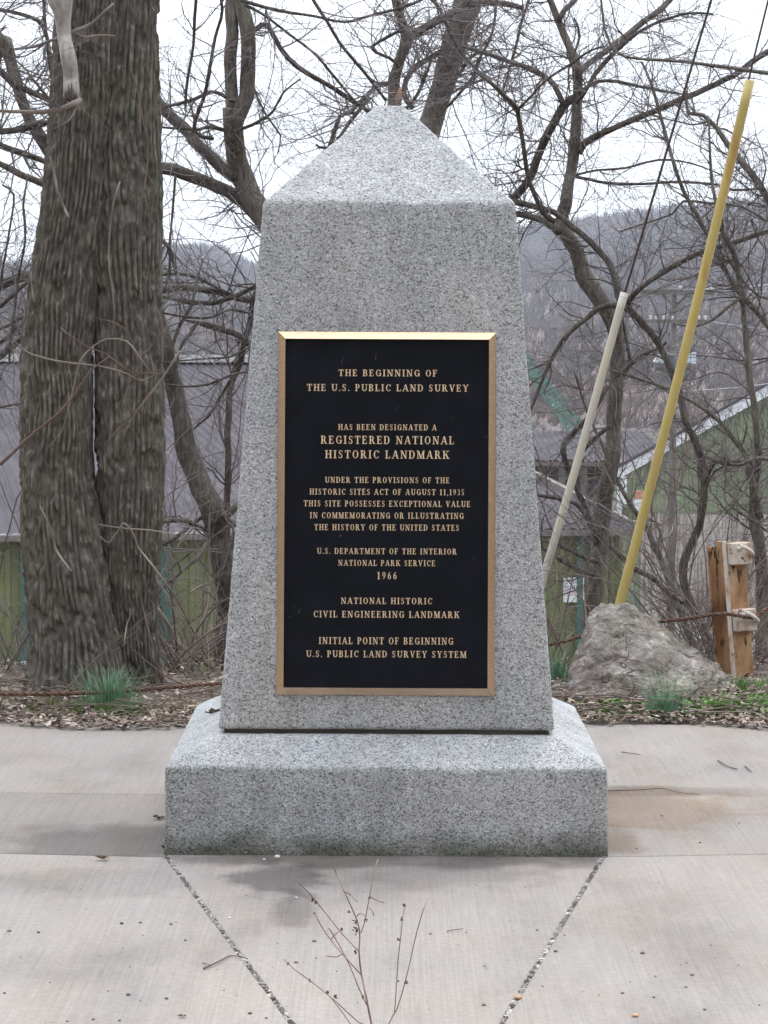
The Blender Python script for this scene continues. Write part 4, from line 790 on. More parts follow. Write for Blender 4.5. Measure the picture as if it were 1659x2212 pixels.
# ------------------------------------------------------------------ boulder
YB = 10.42
def boulder():
    base = at(1400, 1500, YB)
    sil = [((1224, 1505), 0), ((1234, 1462), .02), ((1262, 1395), .06), ((1278, 1332), .12), ((1300, 1309), .16), ((1332, 1304), .20), ((1365, 1313), .22), ((1418, 1345), .24), ((1480, 1388), .22), ((1540, 1430), .18), ((1580, 1470), .12), ((1582, 1508), .10)]
    P = [at(u, v, YB + d) for (u, v), d in sil]
    P += [at(u, v, YB + d) for (u, v, d) in ((1290, 1395, -.06), (1330, 1360, .0), (1400, 1420, -.05), (1470, 1450, -.06), (1250, 1512, -.14), (1320, 1512, -.20), (1400, 1514, -.22), (1490, 1514, -.18), (1555, 1512, -.08))]
    P += [at(u, v, YB + d) for (u, v, d) in ((1240, 1500, .3), (1320, 1400, .42), (1420, 1420, .46), (1500, 1460, .4), (1570, 1500, .3), (1230, 1545, .1), (1400, 1545, .1), (1580, 1545, .1))]
    bm = bmesh.new()
    for p in P: bm.verts.new(p)
    bmesh.ops.convex_hull(bm, input=list(bm.verts))
    for v in [v for v in bm.verts if not v.link_faces]: bm.verts.remove(v)
    bmesh.ops.triangulate(bm, faces=list(bm.faces))
    for _ in range(5):
        if len(bm.verts) > 30000: break
        bmesh.ops.subdivide_edges(bm, edges=list(bm.edges), cuts=1, use_grid_fill=True, smooth=0)
        bmesh.ops.triangulate(bm, faces=[f for f in bm.faces if len(f.verts) > 3])
        if _ in (1, 2): bmesh.ops.smooth_vert(bm, verts=list(bm.verts), factor=.16, use_axis_x=True, use_axis_y=True, use_axis_z=True)
    bm.normal_update(); V = np.array([v.co[:] for v in bm.verts]); N_ = np.array([v.normal[:] for v in bm.verts])
    q = V @ np.array([[.9, .2, -.5], [0, 1, .1], [.45, 0, .9]])
    d = .012 + (fbm(V * 5, 5) - .5) * .045 - np.clip(.05 - np.abs(fbm(q * np.array([9, 9, 22]) + 9, 3) - .5), 0, 1) * .10 - np.clip(.06 - np.abs(fbm(q * np.array([5, 5, 14]), 3) - .5), 0, 1) * .16 + (fbm(V * 60, 3) - .5) * .012
    V = V + N_ * d[:, None]
    for v, c in zip(bm.verts, V): v.co = c - base
    me = bpy.data.meshes.new('boulder'); bm.to_mesh(me); bm.free(); me.polygons.foreach_set('use_smooth', [True] * len(me.polygons))
    o = bpy.data.objects.new('boulder', me); COL.objects.link(o); o.location = Vector(base)
    k = NT('boulder_stone', .95); k.b.inputs['Specular IOR Level'].default_value = .2
    c = k.ramp(k.noise(9, 12, k.map((1, 1, 1.6), (0, .5, 0)), .78, .1), [(.36, (.085, .072, .064)), (.46, (.20, .178, .16)), (.55, (.30, .275, .255)), (.66, (.56, .53, .51))])
    gr = k.ramp(k.noise(3, 5), [(.45, 0.0), (.7, .5)]); c = k.mix(gr, c, k.mix(1.0, c, (.85, .95, .65), 'MULTIPLY'))
    pk = k.ramp(k.noise(4, 5, k.map(loc=(7, 2, 1))), [(.5, 0.0), (.7, .4)]); c = k.mix(pk, c, k.mix(1.0, c, (1.15, .9, .85), 'MULTIPLY'))
    ck = k.ramp(k.voro(5.5, k.mix(.25, k.map((1, 1, 1.8), (0, .6, .3)), k.N('ShaderNodeTexNoise').outputs[1]), 'DISTANCE_TO_EDGE', 'Distance'), [(.0, 1.0), (.022, 0.0)]); ckm = k.ramp(k.noise(4, 3, k.map(loc=(3, 3, 3))), [(.48, 0.0), (.6, .8)])
    ck = k.math('MULTIPLY', ck, ckm); c = k.mix(ck, c, (.05, .042, .038))
    k.col(c); k.bump(k.math('SUBTRACT', k.math('ADD', k.noise(70, 8, None, .7), k.math('MULTIPLY', k.noise(14, 6, None, .6), 2.5)), ck), 1.0, .014); me.materials.append(k.m)
    tag(o, 'craggy brown-grey boulder with one high peak, lying right of the obelisk', 'boulder')
boulder()

# ------------------------------------------------------------------ guy wires and their plastic guards
def paint(name, c, c2, stain, sc):
    k = NT(name, .45); v = k.map((6, 6, 1.2)); n = k.noise(sc, 5, v)
    cc = k.ramp(n, [(.3, c), (.7, c2)]); s_ = k.ramp(k.noise(1.0, 6, k.map((14, 14, 2.2), loc=(3, 1, 0)), .65), [(.55, 0.0), (.7, .75)]); k.col(k.mix(s_, cc, stain)); k.bump(k.noise(80, 3), .15, .002); return k.m
MAT['ypipe'] = paint('yellow_plastic', (.40, .33, .10), (.52, .39, .13), (.36, .19, .06), 2.2)
MAT['wpipe'] = paint('bleached_plastic', (.53, .51, .47), (.58, .53, .40), (.30, .20, .16), 2.2)
def guard(name, label, a, b, wd, Y, mat, wire=None, dY=.0):
    A = at(*a, Y); B = at(*b, Y + dY); t = thing(name, label, 'guy guard', A); r = px(wd, Y) / 2
    L_ = np.linspace(0, 1, 24)[:, None]; P = A + (B - A) * L_; sag = np.sin(L_ * math.pi) * .010; P[:, 0] += sag[:, 0]
    n = 20; mb = MB(); mb.tube(P, r, n, cap=False); mb.tube(P, r * .86, n, cap=False)
    nv = len(P) * n; top = [((len(P) - 1) * n + j, (len(P) - 1) * n + (j + 1) % n, nv + (len(P) - 1) * n + (j + 1) % n, nv + (len(P) - 1) * n + j) for j in range(n)]
    mb.f.extend(top); mb.build('tube', mat, t, smooth=True)
    d = (B - A) / np.linalg.norm(B - A); m2 = MB()
    ringp = lambda c: [c, c + d * .0012]
    return t, A, B, d
gt, A, B, d = guard('guy_guard', 'long yellow plastic guy guard leaning right from behind the boulder', (1332, 1330), (1620, 174), 21, 11.1, MAT['ypipe'])
gt2, A2, B2, d2 = guard('guy_guard', 'shorter bleached white guy guard leaning beside the right edge of the obelisk', (1110, 1455), (1349, 632), 17.5, 11.9, MAT['wpipe'])
MAT['wire'] = simple('wire', (.075, .055, .05), .6, .6, bump=0)
def wire(label, a, b, Y, wd, dY=0, mat=None, ext_=1.35):
    A = at(*a, Y); B = at(*b, Y + dY); B = A + (B - A) * ext_; mb = MB(); mb.tube(np.linspace(A, B, 12), px(wd, Y) / 2, 8, wob=0)
    o = mb.build('guy_wire', mat or MAT['wire'], None, A, True); return tag(o, label, 'wire', 'guy wires')
wire('rusty guy wire rising out of the bleached white guard', (1330, 700), (1537, -2), 11.9, 5.5)
wire('dark guy wire running up close behind the yellow guard', (1360, 1215), (1662, -10), 11.6, 4.5)

# ------------------------------------------------------------------ rusty post with cable brackets
YP = 10.95
k = NT('rusty_paint', .8); n = k.noise(1.0, 6, k.map((9, 9, 3.5)), .6)
c = k.ramp(n, [(.28, (.09, .042, .022)), (.40, (.30, .155, .075)), (.52, (.40, .24, .125)), (.68, (.50, .41, .30))])
fl = k.ramp(k.noise(1.0, 7, k.map((22, 22, 7), loc=(2, 4, 1)), .65), [(.56, 0.0), (.59, 1.0)]); c = k.mix(fl, c, (.055, .032, .022)); k.col(c); k.bump(k.noise(60, 5), .5, .004); MAT['rustp'] = k.m
k = NT('chalky_paint', .8); n = k.noise(1.0, 6, k.map((18, 18, 12)), .6)
c = k.ramp(n, [(.34, (.33, .20, .12)), (.46, (.52, .43, .36)), (.6, (.62, .58, .54))]); fl = k.ramp(k.noise(30, 6), [(.62, 0.0), (.66, 1.0)]); k.col(k.mix(fl, c, (.18, .09, .05))); k.bump(k.noise(80, 4), .4, .003); MAT['chalk'] = k.m
pb = at(1606, 1475, YP); pt = thing('cable_guard_post', 'rusty cream-and-orange steel post with two cable brackets', 'post', pb)
ang = math.radians(33); ex = np.array([math.cos(ang), -math.sin(ang) * -1, 0]); ey = np.array([-math.sin(ang), math.cos(ang), 0])   # ex along flange, ey along web
tilt = np.array([-.085, 0, 1.0]); tilt /= np.linalg.norm(tilt)
def pp(x, y, z): return pb + ex * x + ey * y + tilt * z
def pbox(mb, x0, x1, y0, y1, z0, z1): mb.hexa([pp(x0, y0, z0), pp(x1, y0, z0), pp(x1, y1, z0), pp(x0, y1, z0), pp(x0, y0, z1), pp(x1, y0, z1), pp(x1, y1, z1), pp(x0, y1, z1)])
HT = .605
mb = MB(); pbox(mb, -.052, .052, -.012, 0, -.1, HT); fo = mb.build('front_flange', MAT['rustp'], pt); 
mb = MB(); pbox(mb, -.010, .010, .0005, .108, -.1, HT - .006); mb.build('web', MAT['rustp'], pt)
mb = MB(); pbox(mb, -.050, .050, .1085, .120, -.1, HT - .03); mb.build('rear_flange', MAT['rustp'], pt)
for o in list(pt.children):
    m = o.modifiers.new('bevel', 'BEVEL'); m.width = .002; m.segments = 2
mb = MB(); pbox(mb, -.060, -.052, -.016, .006, -.02, HT + .003); o = mb.build('edge_strip', MAT['chalk'], pt)
m = o.modifiers.new('bevel', 'BEVEL'); m.width = .003; m.segments = 2
cab_pt = None
for zc in (.555, .272):
    mb = MB(); pbox(mb, -.050, .066, -.040, -.0125, zc - .047, zc + .047); br = mb.build('bracket', MAT['chalk'], pt); m = br.modifiers.new('bevel', 'BEVEL'); m.width = .006; m.segments = 3
    a = np.linspace(-.25, math.pi + .25, 14); P = [pp(.028 + .027 * math.cos(q), -.040 - .030 * math.sin(q) - .004, zc + .012 - .020 * math.cos(q)) for q in a]
    mb = MB(); mb.tube(P, .0085, 10); mb.tube([pp(-.008, -.039, zc + .022), pp(-.008, -.050, zc + .022)], .010, 8); mb.build('hook_bolt', MAT['chalk'], br, smooth=True)
    cab_pt = pp(.028, -.058, zc + .012)

# ------------------------------------------------------------------ twisted rusty cable
k = NT('rust', .9); k.col(k.ramp(k.noise(60, 4), [(.3, (.05, .026, .02)), (.5, (.115, .06, .042)), (.75, (.22, .125, .085))])); k.bump(k.noise(200, 3), .4, .002); MAT['rust'] = k.m
def cable(label, pts, r):
    C_ = resample(np.array(pts), .006); n = len(C_); T_ = np.gradient(C_, axis=0); T_ /= np.linalg.norm(T_, axis=1)[:, None]
    s_ = np.concatenate([[0], np.cumsum(np.linalg.norm(np.diff(C_, axis=0), axis=1))]); U_ = np.array([0, 0, 1.0]) - T_ * T_[:, 2:3]; U_ /= np.linalg.norm(U_, axis=1)[:, None]; W_ = np.cross(T_, U_); mb = MB()
    for q in range(3):
        a = s_ / .085 * 2 * math.pi + q * 2.094; mb.tube(C_ + (np.cos(a)[:, None] * U_ + np.sin(a)[:, None] * W_) * r * .55, r * .60, 7)
    o = mb.build('rusty_cable', MAT['rust'], None, C_[0], True); tag(o, label, 'cable', 'twisted rusty cable of the guard rail')
cable('twisted rusty cable held by the lower post bracket above the boulder', [at(1720, 1306, 11.3), at(1659, 1314, 11.0), cab_pt, at(1560, 1326, 10.82), at(1480, 1337, 10.9), at(1418, 1344, 11.0), at(1340, 1362, 11.1), at(1262, 1373, 11.2)], .0075)
cable('twisted rusty cable sagging along the bank behind the obelisk and across the twin trunk foot', [at(1262, 1373, 11.15), at(1190, 1392, 11.1), at(1000, 1430, 11.0), at(700, 1462, 10.6), at(478, 1476, 10.25), at(353, 1486, 10.08), at(190, 1497, 9.98), at(0, 1499, 9.97), at(-120, 1498, 9.97)], .0072)

# ------------------------------------------------------------------ leaf litter, grass, weeds
def leafmesh(name, n, region, size, mat, label, flat=.35, cat='leaf litter', sticks=0, smat=None):
    V = []; Qs = []; k_ = 0
    for i in range(n):
        p = region(); L_ = size * random.uniform(.5, 1.5); a = random.uniform(0, 6.28); w_ = L_ * random.uniform(.2, .6); tl = random.uniform(-flat, flat); tl2 = random.uniform(-flat, flat)
        e = np.array([math.cos(a), math.sin(a), tl]); f = np.array([-math.sin(a), math.cos(a), tl2]); cu = random.uniform(-.1, .25) * L_
        V += [p - e * L_ / 2 + [0, 0, cu], p - f * w_ / 2, p + f * w_ / 2, p + e * L_ / 2 + [0, 0, cu * random.uniform(.2, 1)]]
        Qs.append((k_, k_ + 1, k_ + 3, k_ + 2)); k_ += 4
    o = mesh_np(name, V, Qs, mat, smooth=False); tag(o, label, cat, kind='stuff'); return o
def strip(x0, x1, yfun, hz=.02):
    def f():
        x = random.uniform(x0, x1); y = yfun(x); return np.array([x, y, max(float(zg(x, y)) + .03, .004) + random.random() * hz])
    return f
k = NT('dead_leaves', .9); k.col(k.ramp(k.sep(k.voro(28))[0], [(0, (.07, .047, .038)), (.3, (.14, .10, .08)), (.65, (.23, .175, .145)), (.85, (.36, .285, .24)), (1, (.52, .44, .38))])); MAT['leaf'] = k.m
edge = lambda x: 9.73 + .10 * math.sin(x * 2.1) + .05 * math.sin(x * 7)
leafmesh('leaf_litter', 11000, strip(-2.6, 2.6, lambda x: edge(x) + abs(random.gauss(0, .42)) - .05 * random.random()), .034, MAT['leaf'], 'brown dead leaves and bark scraps along the rear edge of the concrete')
leafmesh('leaf_litter', 3000, strip(-2.6, 2.6, lambda x: random.uniform(10.4, 11.5), .008), .034, MAT['leaf'], 'dead leaves scattered over the top of the bank')
mb = MB()
for i in range(420):
    x = random.uniform(-2.5, 2.5); y = edge(x) + random.uniform(-.04, .75); a = random.gauss(0, .5); L_ = random.uniform(.06, .38); z = max(float(zg(x, y)) + .045, .006) + random.random() * .02; cv = random.uniform(-.03, .03)
    P = [np.array([x, y, z]) + np.array([math.cos(a) * L_ * t, math.sin(a) * L_ * t + cv * math.sin(t * 3.1), random.uniform(-.004, .012) + .02 * t * random.random()]) for t in np.linspace(0, 1, 5)]
    mb.tube(P, np.linspace(1, .5, 5) * random.uniform(.0012, .0038), 5)
k = NT('litter_twigs', .9); k.col(k.ramp(k.noise(5, 3), [(.3, (.08, .058, .05)), (.6, (.19, .145, .125)), (.75, (.30, .25, .22))])); tag(mb.build('litter_twigs', k.m, smooth=True), 'broken twigs strewn through the leaf litter', 'twigs', kind='stuff')
def sticks(name, label, pts, Y, wd, mat=TP):
    p, r = limb(pts, Y, wd); mb = MB(); mb.tube(p, r, 7, wob=.3); tag(mb.build(name, mat, None, p[0], True), label, 'stick', 'dead sticks on the litter')
sticks('dead_stick', 'pale crooked stick reaching over the litter toward the plinth', C6((870, 1150), (950, 1165), (1050, 1180), (1120, 1215), (1180, 1245)), 10.4, [5, 6, 6, 6, 5])
sticks('dead_stick', 'stick lying in the litter right of the plinth', C7((850, 1300), (930, 1320), (1010, 1340), (1100, 1370)), 10.05, [3, 5, 6, 9])
sticks('dead_stick', 'long thin stick trailing onto the concrete edge at the left', C6((0, 1420), (180, 1400), (360, 1400), (520, 1415), (560, 1385)), 9.85, [3, 4, 5, 4, 3])

def tuft(name, label, u, v, Y, n, h_, spread, mat, cat='grass', group='green grass tufts on the bank', wd=.0022):
    b = at(u, v, Y); b[2] = float(zg(b[0], Y)) + .015; V = []; Qs = []; k_ = 0
    for i in range(n):
        a = random.uniform(0, 6.28); rr = abs(random.gauss(0, .4)) * spread; p = b + np.array([math.cos(a) * rr, math.sin(a) * rr * .6, 0]); H = h_ * random.uniform(.35, 1.1); ln = np.array([math.cos(a), math.sin(a), 0]) * random.uniform(.05, .5) * H; fx = np.array([random.uniform(-1, 1), random.uniform(-.3, .3), 0]); fx /= np.linalg.norm(fx); w_ = wd * random.uniform(.6, 1.4)
        for j in range(5):
            t = j / 4; c = p + ln * t * t + np.array([0, 0, H * (t - .18 * t * t)]); ww = w_ * (1 - t * .85); V += [c - fx * ww, c + fx * ww]
            if j: Qs.append((k_ + 2 * j - 2, k_ + 2 * j - 1, k_ + 2 * j + 1, k_ + 2 * j))
        k_ += 10
    tag(mesh_np(name, V, Qs, mat, loc=b), label, cat, group)
def green(name, a, b_):
    k = NT(name, .6); k.col(k.ramp(k.noise(25, 3), [(.3, a), (.7, b_)])); return k.m
MAT['g1'] = green('grass_blue', (.085, .19, .11), (.18, .34, .20)); MAT['g2'] = green('grass_bright', (.07, .17, .03), (.15, .30, .06)); MAT['g3'] = green('grass_dry', (.16, .17, .07), (.28, .27, .13))
tuft('grass_tuft', 'tall blue-green grass tuft at the foot of the twin trunk', 235, 1515, 10.0, 240, .21, .15, MAT['g1'])
tuft('grass_tuft', 'short bright grass at the base of the tall tuft beside the twin trunk', 238, 1524, 9.95, 260, .08, .22, MAT['g2'])
tuft('grass_tuft', 'sparse dry grass left of the twin trunk foot', 110, 1512, 10.0, 160, .08, .4, MAT['g3'])
tuft('grass_tuft', 'thin low grass between the twin trunk and the plinth', 400, 1510, 10.0, 150, .06, .3, MAT['g3'])
tuft('grass_tuft', 'low green grass left of the tall tuft', 165, 1516, 10.0, 160, .06, .22, MAT['g2'])
tuft('grass_tuft', 'green grass growing at the left flank of the boulder', 1203, 1480, 10.75, 150, .17, .10, MAT['g1'])
tuft('grass_tuft', 'dense green grass clump in front of the boulder', 1432, 1520, 9.96, 190, .13, .09, MAT['g1'])
tuft('grass_tuft', 'tall thin grass blades standing before the boulder', 1440, 1520, 9.96, 30, .27, .16, MAT['g1'])
tuft('grass_tuft', 'low grass around the foot of the rusty post', 1600, 1490, 10.55, 260, .07, .22, MAT['g2'])
tuft('grass_tuft', 'low sparse grass at the far right litter edge', 1650, 1508, 10.1, 240, .07, .22, MAT['g2'])
tuft('grass_tuft', 'bright grass fringe at the right foot of the boulder', 1550, 1515, 10.02, 300, .075, .2, MAT['g2'])
tuft('grass_tuft', 'fresh grass between the boulder and the dense clump on its left', 1310, 1520, 9.98, 170, .05, .24, MAT['g2'])
tuft('grass_tuft', 'fine grass between boulder and dense clump', 1380, 1522, 9.96, 130, .045, .3, MAT['g3'])
V = []; Qs = []; k_ = 0
for (u, v, sp, n) in ((1600, 1518, .26, 380), (1650, 1522, .22, 260), (1545, 1498, .12, 60), (1330, 1522, .10, 40), (1290, 1522, .12, 40), (1400, 1524, .12, 40), (1500, 1522, .16, 90), (240, 1522, .14, 40)):
    b = gnd(u, v, .03)
    for i in range(n):
        p = b + np.array([random.gauss(0, sp * .6), random.gauss(0, sp * .45), 0]); p[1] = max(p[1], 9.9); a = random.uniform(0, 6.28); L_ = random.uniform(.022, .055); w_ = L_ * .42; up_ = random.uniform(.1, 1.0); e = np.array([math.cos(a), math.sin(a), up_]); f = np.array([-math.sin(a), math.cos(a), 0])
        V += [p, p + e * L_ * .5 - f * w_ / 2, p + e * L_ * .5 + f * w_ / 2 + [0, 0, .003], p + e * L_ * np.array([1, 1, .6])]; Qs.append((k_, k_ + 1, k_ + 3, k_ + 2)); k_ += 4
MAT['weed'] = green('weed_green', (.10, .22, .04), (.20, .36, .085)); tag(mesh_np('green_weeds', V, Qs, MAT['weed'], smooth=False), 'low bright green broad-leaved weeds in the litter', 'weeds', kind='stuff')

# ------------------------------------------------------------------ small things on the concrete
def clump(label, u, v, z, size, n, mat, name='dead_leaf', Y=None):
    b = gnd(u, v, z) if Y is None else at(u, v, Y); mb = MB(); r_ = random.Random(u * 7 + v)
    for i in range(n):
        a = r_.uniform(0, 6.28); e = np.array([math.cos(a), math.sin(a) * .6, r_.uniform(.1, .9)]); f = np.array([-math.sin(a), math.cos(a), r_.uniform(-.4, .4)]); L_ = size * r_.uniform(.5, 1.1); p = b + np.array([r_.uniform(-1, 1) * size * .25, r_.uniform(-1, 1) * size * .25, 0])
        q = [p, p + e * L_ * .5 - f * L_ * .25, p + e * L_ * [1, 1, .5], p + e * L_ * .5 + f * L_ * .25 + [0, 0, L_ * .12]]; mb.add(q + [x + np.array([0, 0, .0012]) for x in q], [(0, 1, 2), (0, 2, 3), (4, 6, 5), (4, 7, 6), (0, 4, 5, 1), (1, 5, 6, 2), (2, 6, 7, 3), (3, 7, 4, 0)])
    tag(mb.build(name, mat, None, b), label, 'leaf', 'dead leaves lying near the plinth')
MAT['leafb'] = simple('leaf_brown', (.13, .075, .06), .9, scale=40, var=.5)
clump('crumpled reddish-brown leaf clump lying against the left side of the plinth', 346, 1768, .004, .026, 9, MAT['leafb'])
MAT['leafd'] = simple('leaf_dark', (.10, .07, .045), .9, scale=60, var=.5)
pf = at(456, 1544, 7.9); clump('brown leaf scrap resting on the left shoulder of the plinth', 456, 1542, 0, .032, 7, MAT['leafd'], Y=7.62)
clump('flat tan leaf on the concrete left of the plinth', 222, 1856, .004, .03, 4, simple('leaf_tan', (.26, .17, .12), .9))
clump('small dark leaf scrap between the pale twig and the left pavement', 395, 2200 - 5, .003, .016, 5, MAT['leafb'])
def groundtwig(label, pts, wd, mat):
    P = np.array([gnd(u, v, .004 + .002 * (i % 2)) for i, (u, v) in enumerate(pts)]); R = resample(P, .01); mb = MB(); mb.tube(R, np.linspace(wd[0], wd[1], len(R)), 6, wob=.4); tag(mb.build('fallen_twig', mat, None, R[0], True), label, 'twig', 'twigs fallen on the concrete')
MAT['dtwig'] = simple('fallen_twig', (.11, .075, .07), .9)
groundtwig('forked twig lying across the left diagonal joint', [(440, 2092), (470, 2078), (496, 2065), (520, 2067), (535, 2071)], (.0022, .0012), MAT['dtwig'])
groundtwig('short stub of twig beside the forked twig', [(438, 2080), (453, 2084)], (.0014, .001), MAT['dtwig'])
groundtwig('curved dark twig on the concrete right of the plinth', C7((780, 1545), (830, 1552), (895, 1562)), (.002, .001), MAT['dtwig'])
groundtwig('crooked dark twig at the right edge of the concrete', C7((1358, 1595), (1400, 1622), (1440, 1640), (1475, 1648)), (.0024, .0018), MAT['dtwig'])
groundtwig('twig end at the far right edge of the concrete', C7((1520, 1630), (1560, 1662)), (.0022, .0014), MAT['dtwig'])
groundtwig('long faint twig lying flat right of the plinth', [(1310, 1708), (1380, 1706), (1430, 1703), (1470, 1712), (1512, 1716)], (.0016, .001), MAT['dtwig'])
groundtwig('thin twig on the front slab near the weed', [(965, 2012), (985, 2008), (1000, 2006)], (.0012, .0008), MAT['dtwig'])
# pebbles: the spots seen in the photo first, then fillers
k = NT('pebble_dark', .9); oi = k.N('ShaderNodeObjectInfo'); k.col(k.ramp(oi.outputs['Random'], [(0, (.07, .065, .068)), (.4, (.12, .108, .105)), (.75, (.18, .16, .15)), (1, (.34, .31, .29))])); MAT['peb'] = k.m
MAT['pebw'] = simple('pebble_white', (.62, .60, .58), .8); MAT['pebo'] = simple('pebble_orange', (.50, .27, .15), .8)
def pebmesh(seed):
    bm = bmesh.new(); bmesh.ops.create_icosphere(bm, subdivisions=2, radius=1); r_ = random.Random(seed)
    for v in bm.verts: v.co *= 1 + .35 * (mnoise.noise(v.co * 1.3 + Vector((seed, 0, 0)))) ; v.co.z *= .6
    me = bpy.data.meshes.new('pebble'); bm.to_mesh(me); bm.free(); me.polygons.foreach_set('use_smooth', [True] * len(me.polygons)); return me
PM = [pebmesh(i) for i in range(5)]
for m_ in PM: m_.materials.append(MAT['peb'])
PWm = pebmesh(9); PWm.materials.append(MAT['pebw']); POm = pebmesh(11); POm.materials.append(MAT['pebo'])
def peb(u, v, r, me, label, group='pebbles scattered on the concrete'):
    p = gnd(u, v); o = bpy.data.objects.new('pebble', me); COL.objects.link(o); o.location = (p[0], p[1], r * .35); o.scale = (r, r, r); o.rotation_euler = (0, 0, random.uniform(0, 6.28)); tag(o, label, 'pebble', group)
pxs = [(277, 2150), (360, 2158), (400, 2032), (258, 2205), (202, 2203), (10, 2146), (263, 1996), (145, 2262 - 55), (369, 1997), (303, 1994), (83, 2015), (20, 2012), (679, 2034), (1046, 2057 + 30), (860, 2120), (1345, 2146), (1412, 2155), (1388, 2060), (1495, 2107), (1482, 2133), (1522, 2182), (1200, 2056), (1045, 2172), (1375, 1833), (1293, 1760), (1307, 1809), (1512, 1821), (1430, 1763), (1640, 2172), (540, 2190), (575, 2200), (640, 2080), (1160, 2010), (930, 2018)]
for u, v in pxs: peb(u, v, random.uniform(.003, .0055), random.choice(PM), 'small dark pebble scattered on the pale concrete')
for i in range(110):
    u = random.uniform(0, 1659); v = random.choice([random.uniform(1640, 1880), random.uniform(1860, 2212), random.uniform(1900, 2212)])
    if 340 < u < 1325 and v < 1860: continue
    peb(u, v, random.uniform(.0010, .0026), random.choice(PM), 'small dark pebble scattered on the pale concrete')
peb(599, 1853, .0085, PWm, 'largest white pebble against the front foot of the plinth', 'white pebbles near the plinth')
for u, v in ((496, 1984), (571, 1857), (640, 1940)): peb(u, v, .0042, PWm, 'small white pebble on the front slab near the plinth', 'white pebbles near the plinth')
peb(1372, 2196, .0075, POm, 'orange pebble near the bottom right of the pavement', 'orange pebbles')
peb(1120, 2157, .0085, POm, 'orange pebble wedged beside the right diagonal joint', 'orange pebbles')

# ------------------------------------------------------------------ dry weed in front
def CW(*p): return [(392.8 + a * .3314, 1740.7 + b * .3314) for a, b in p]
YW = 5.2
gw = at(815, 2285, YW); gw[2] = 0; wd_ = thing('dry_weed', 'dry reddish weed stalks rising from the bottom edge of the picture', 'weed', gw)
MAT['wst'] = simple('weed_stalk', (.24, .15, .125), .85, var=.3, bump=0); WL = []
for pts, w0 in (([(812, 2330)] + CW((1245, 1480), (1230, 1400), (1200, 1240), (1170, 1100), (1155, 950), (1160, 850), (1140, 740), (1060, 560), (1000, 430), (985, 390)), (7, 2.4)), (CW((1172, 1105), (1050, 970), (960, 860), (900, 770), (865, 690)), (3.5, 1.8)), (CW((1155, 950), (1060, 850), (1000, 780), (880, 630), (800, 540), (730, 470)), (3.2, 1.6)),
                (CW((1205, 1300), (1150, 1180), (1090, 1030), (1010, 880), (960, 800)), (2.6, 1.4)), ([(815, 2330)] + CW((1240, 1470), (1150, 1410), (1010, 1280), (850, 1150), (740, 1070), (665, 1000)), (4, 2)), (CW((1110, 1440), (1050, 1350), (980, 1260)), (2, 1.4)),
                ([(815, 2335)] + CW((1340, 1440), (1400, 1330), (1460, 1130), (1500, 960), (1530, 830), (1570, 690), (1605, 600)), (4, 1.8)), (CW((1385, 1360), (1400, 1150), (1410, 1000), (1430, 830), (1440, 720), (1460, 640)), (3.2, 2)),
                (CW((1165, 830), (1190, 760), (1205, 690), (1230, 550), (1262, 400), (1280, 350)), (2.6, 1.5)), (CW((1060, 560), (1100, 580), (1120, 605), (1145, 625)), (2, 1.2)), (CW((1210, 660), (1240, 680), (1250, 715)), (2.2, 1.2)), (CW((1225, 590), (1270, 615), (1320, 630)), (2, 1)), (CW((970, 870), (1010, 830), (1045, 800)), (2, 1.4)), (CW((1045, 965), (1010, 985), (950, 980)), (2, 1)), (CW((1140, 720), (1160, 700), (1190, 715)), (2.2, 1.4))):
    p, r = limb(pts, YW, [x * .85 for x in w0], kink=.003); r = np.maximum(r * .9, .0006); mb = MB(); mb.tube(p, r, 6, wob=.3); mb.build('stalk', MAT['wst'], wd_, smooth=True); WL.append((p, r))
mb = MB()
for (a, b, s_) in ((1135, 790, 11), (1130, 760, 8), (1140, 820, 9), (875, 630, 5), (855, 612, 5), (1040, 805, 4), (1130, 950, 4), (1437, 740, 5), (1412, 868, 6), (1465, 1150, 5), (1000, 1240, 6), (950, 1218, 4), (830, 1135, 6), (690, 1030, 4), (865, 700, 4), (1225, 595, 4), (1200, 745, 5), (1450, 650, 4), (1180, 1245, 4), (1090, 690, 3)):
    for q in range(7):
        (u, v), = CW((a + random.gauss(0, s_ * .7), b + random.gauss(0, s_ * 1.1))); c_ = at(u, v, YW + random.uniform(-.01, .01)); e = np.array([random.uniform(-1, 1), random.uniform(-1, 1), random.uniform(-1, 1)]); e /= np.linalg.norm(e); mb.tube([c_ - e * .003, c_, c_ + e * .003], [.0004, .0016, .0003], 5)
k = simple('seed_husk', (.12, .06, .05), .9, bump=0); o = mb.build('seed_husks', k, wd_, smooth=True); o['kind'] = 'stuff'

# ------------------------------------------------------------------ buildings down in the valley
ZL = -8.6                                   # yard level
def pl_pt(u, v, Y): return at(u, v, Y)
def metal_panels(name, c, ribs, stain=None, rough=.55):
    return corrug(name, c, 1, stain)
MAT['olive'] = metal_panels('olive_metal', (.155, .175, .072), 0); MAT['sage'] = metal_panels('sage_metal', (.215, .25, .16), 0)
MAT['roofgrey'] = simple('roof_grey', (.095, .087, .097), 1.0, scale=.5, var=.2, bump=0); MAT['roofgrey'].node_tree.nodes['Principled BSDF'].inputs['Specular IOR Level'].default_value = .05; MAT['teal'] = simple('teal_paint', (.04, .125, .10), .6, scale=1.5, bump=0)
MAT['trim'] = simple('white_trim', (.68, .70, .74), .6, scale=2, var=.12, bump=0); MAT['fascia'] = simple('fascia', (.20, .175, .16), .8, bump=0); MAT['void'] = simple('shed_shade', (.035, .03, .028), .9, bump=0); MAT['timber'] = simple('timber_post', (.13, .115, .105), .9, bump=0)
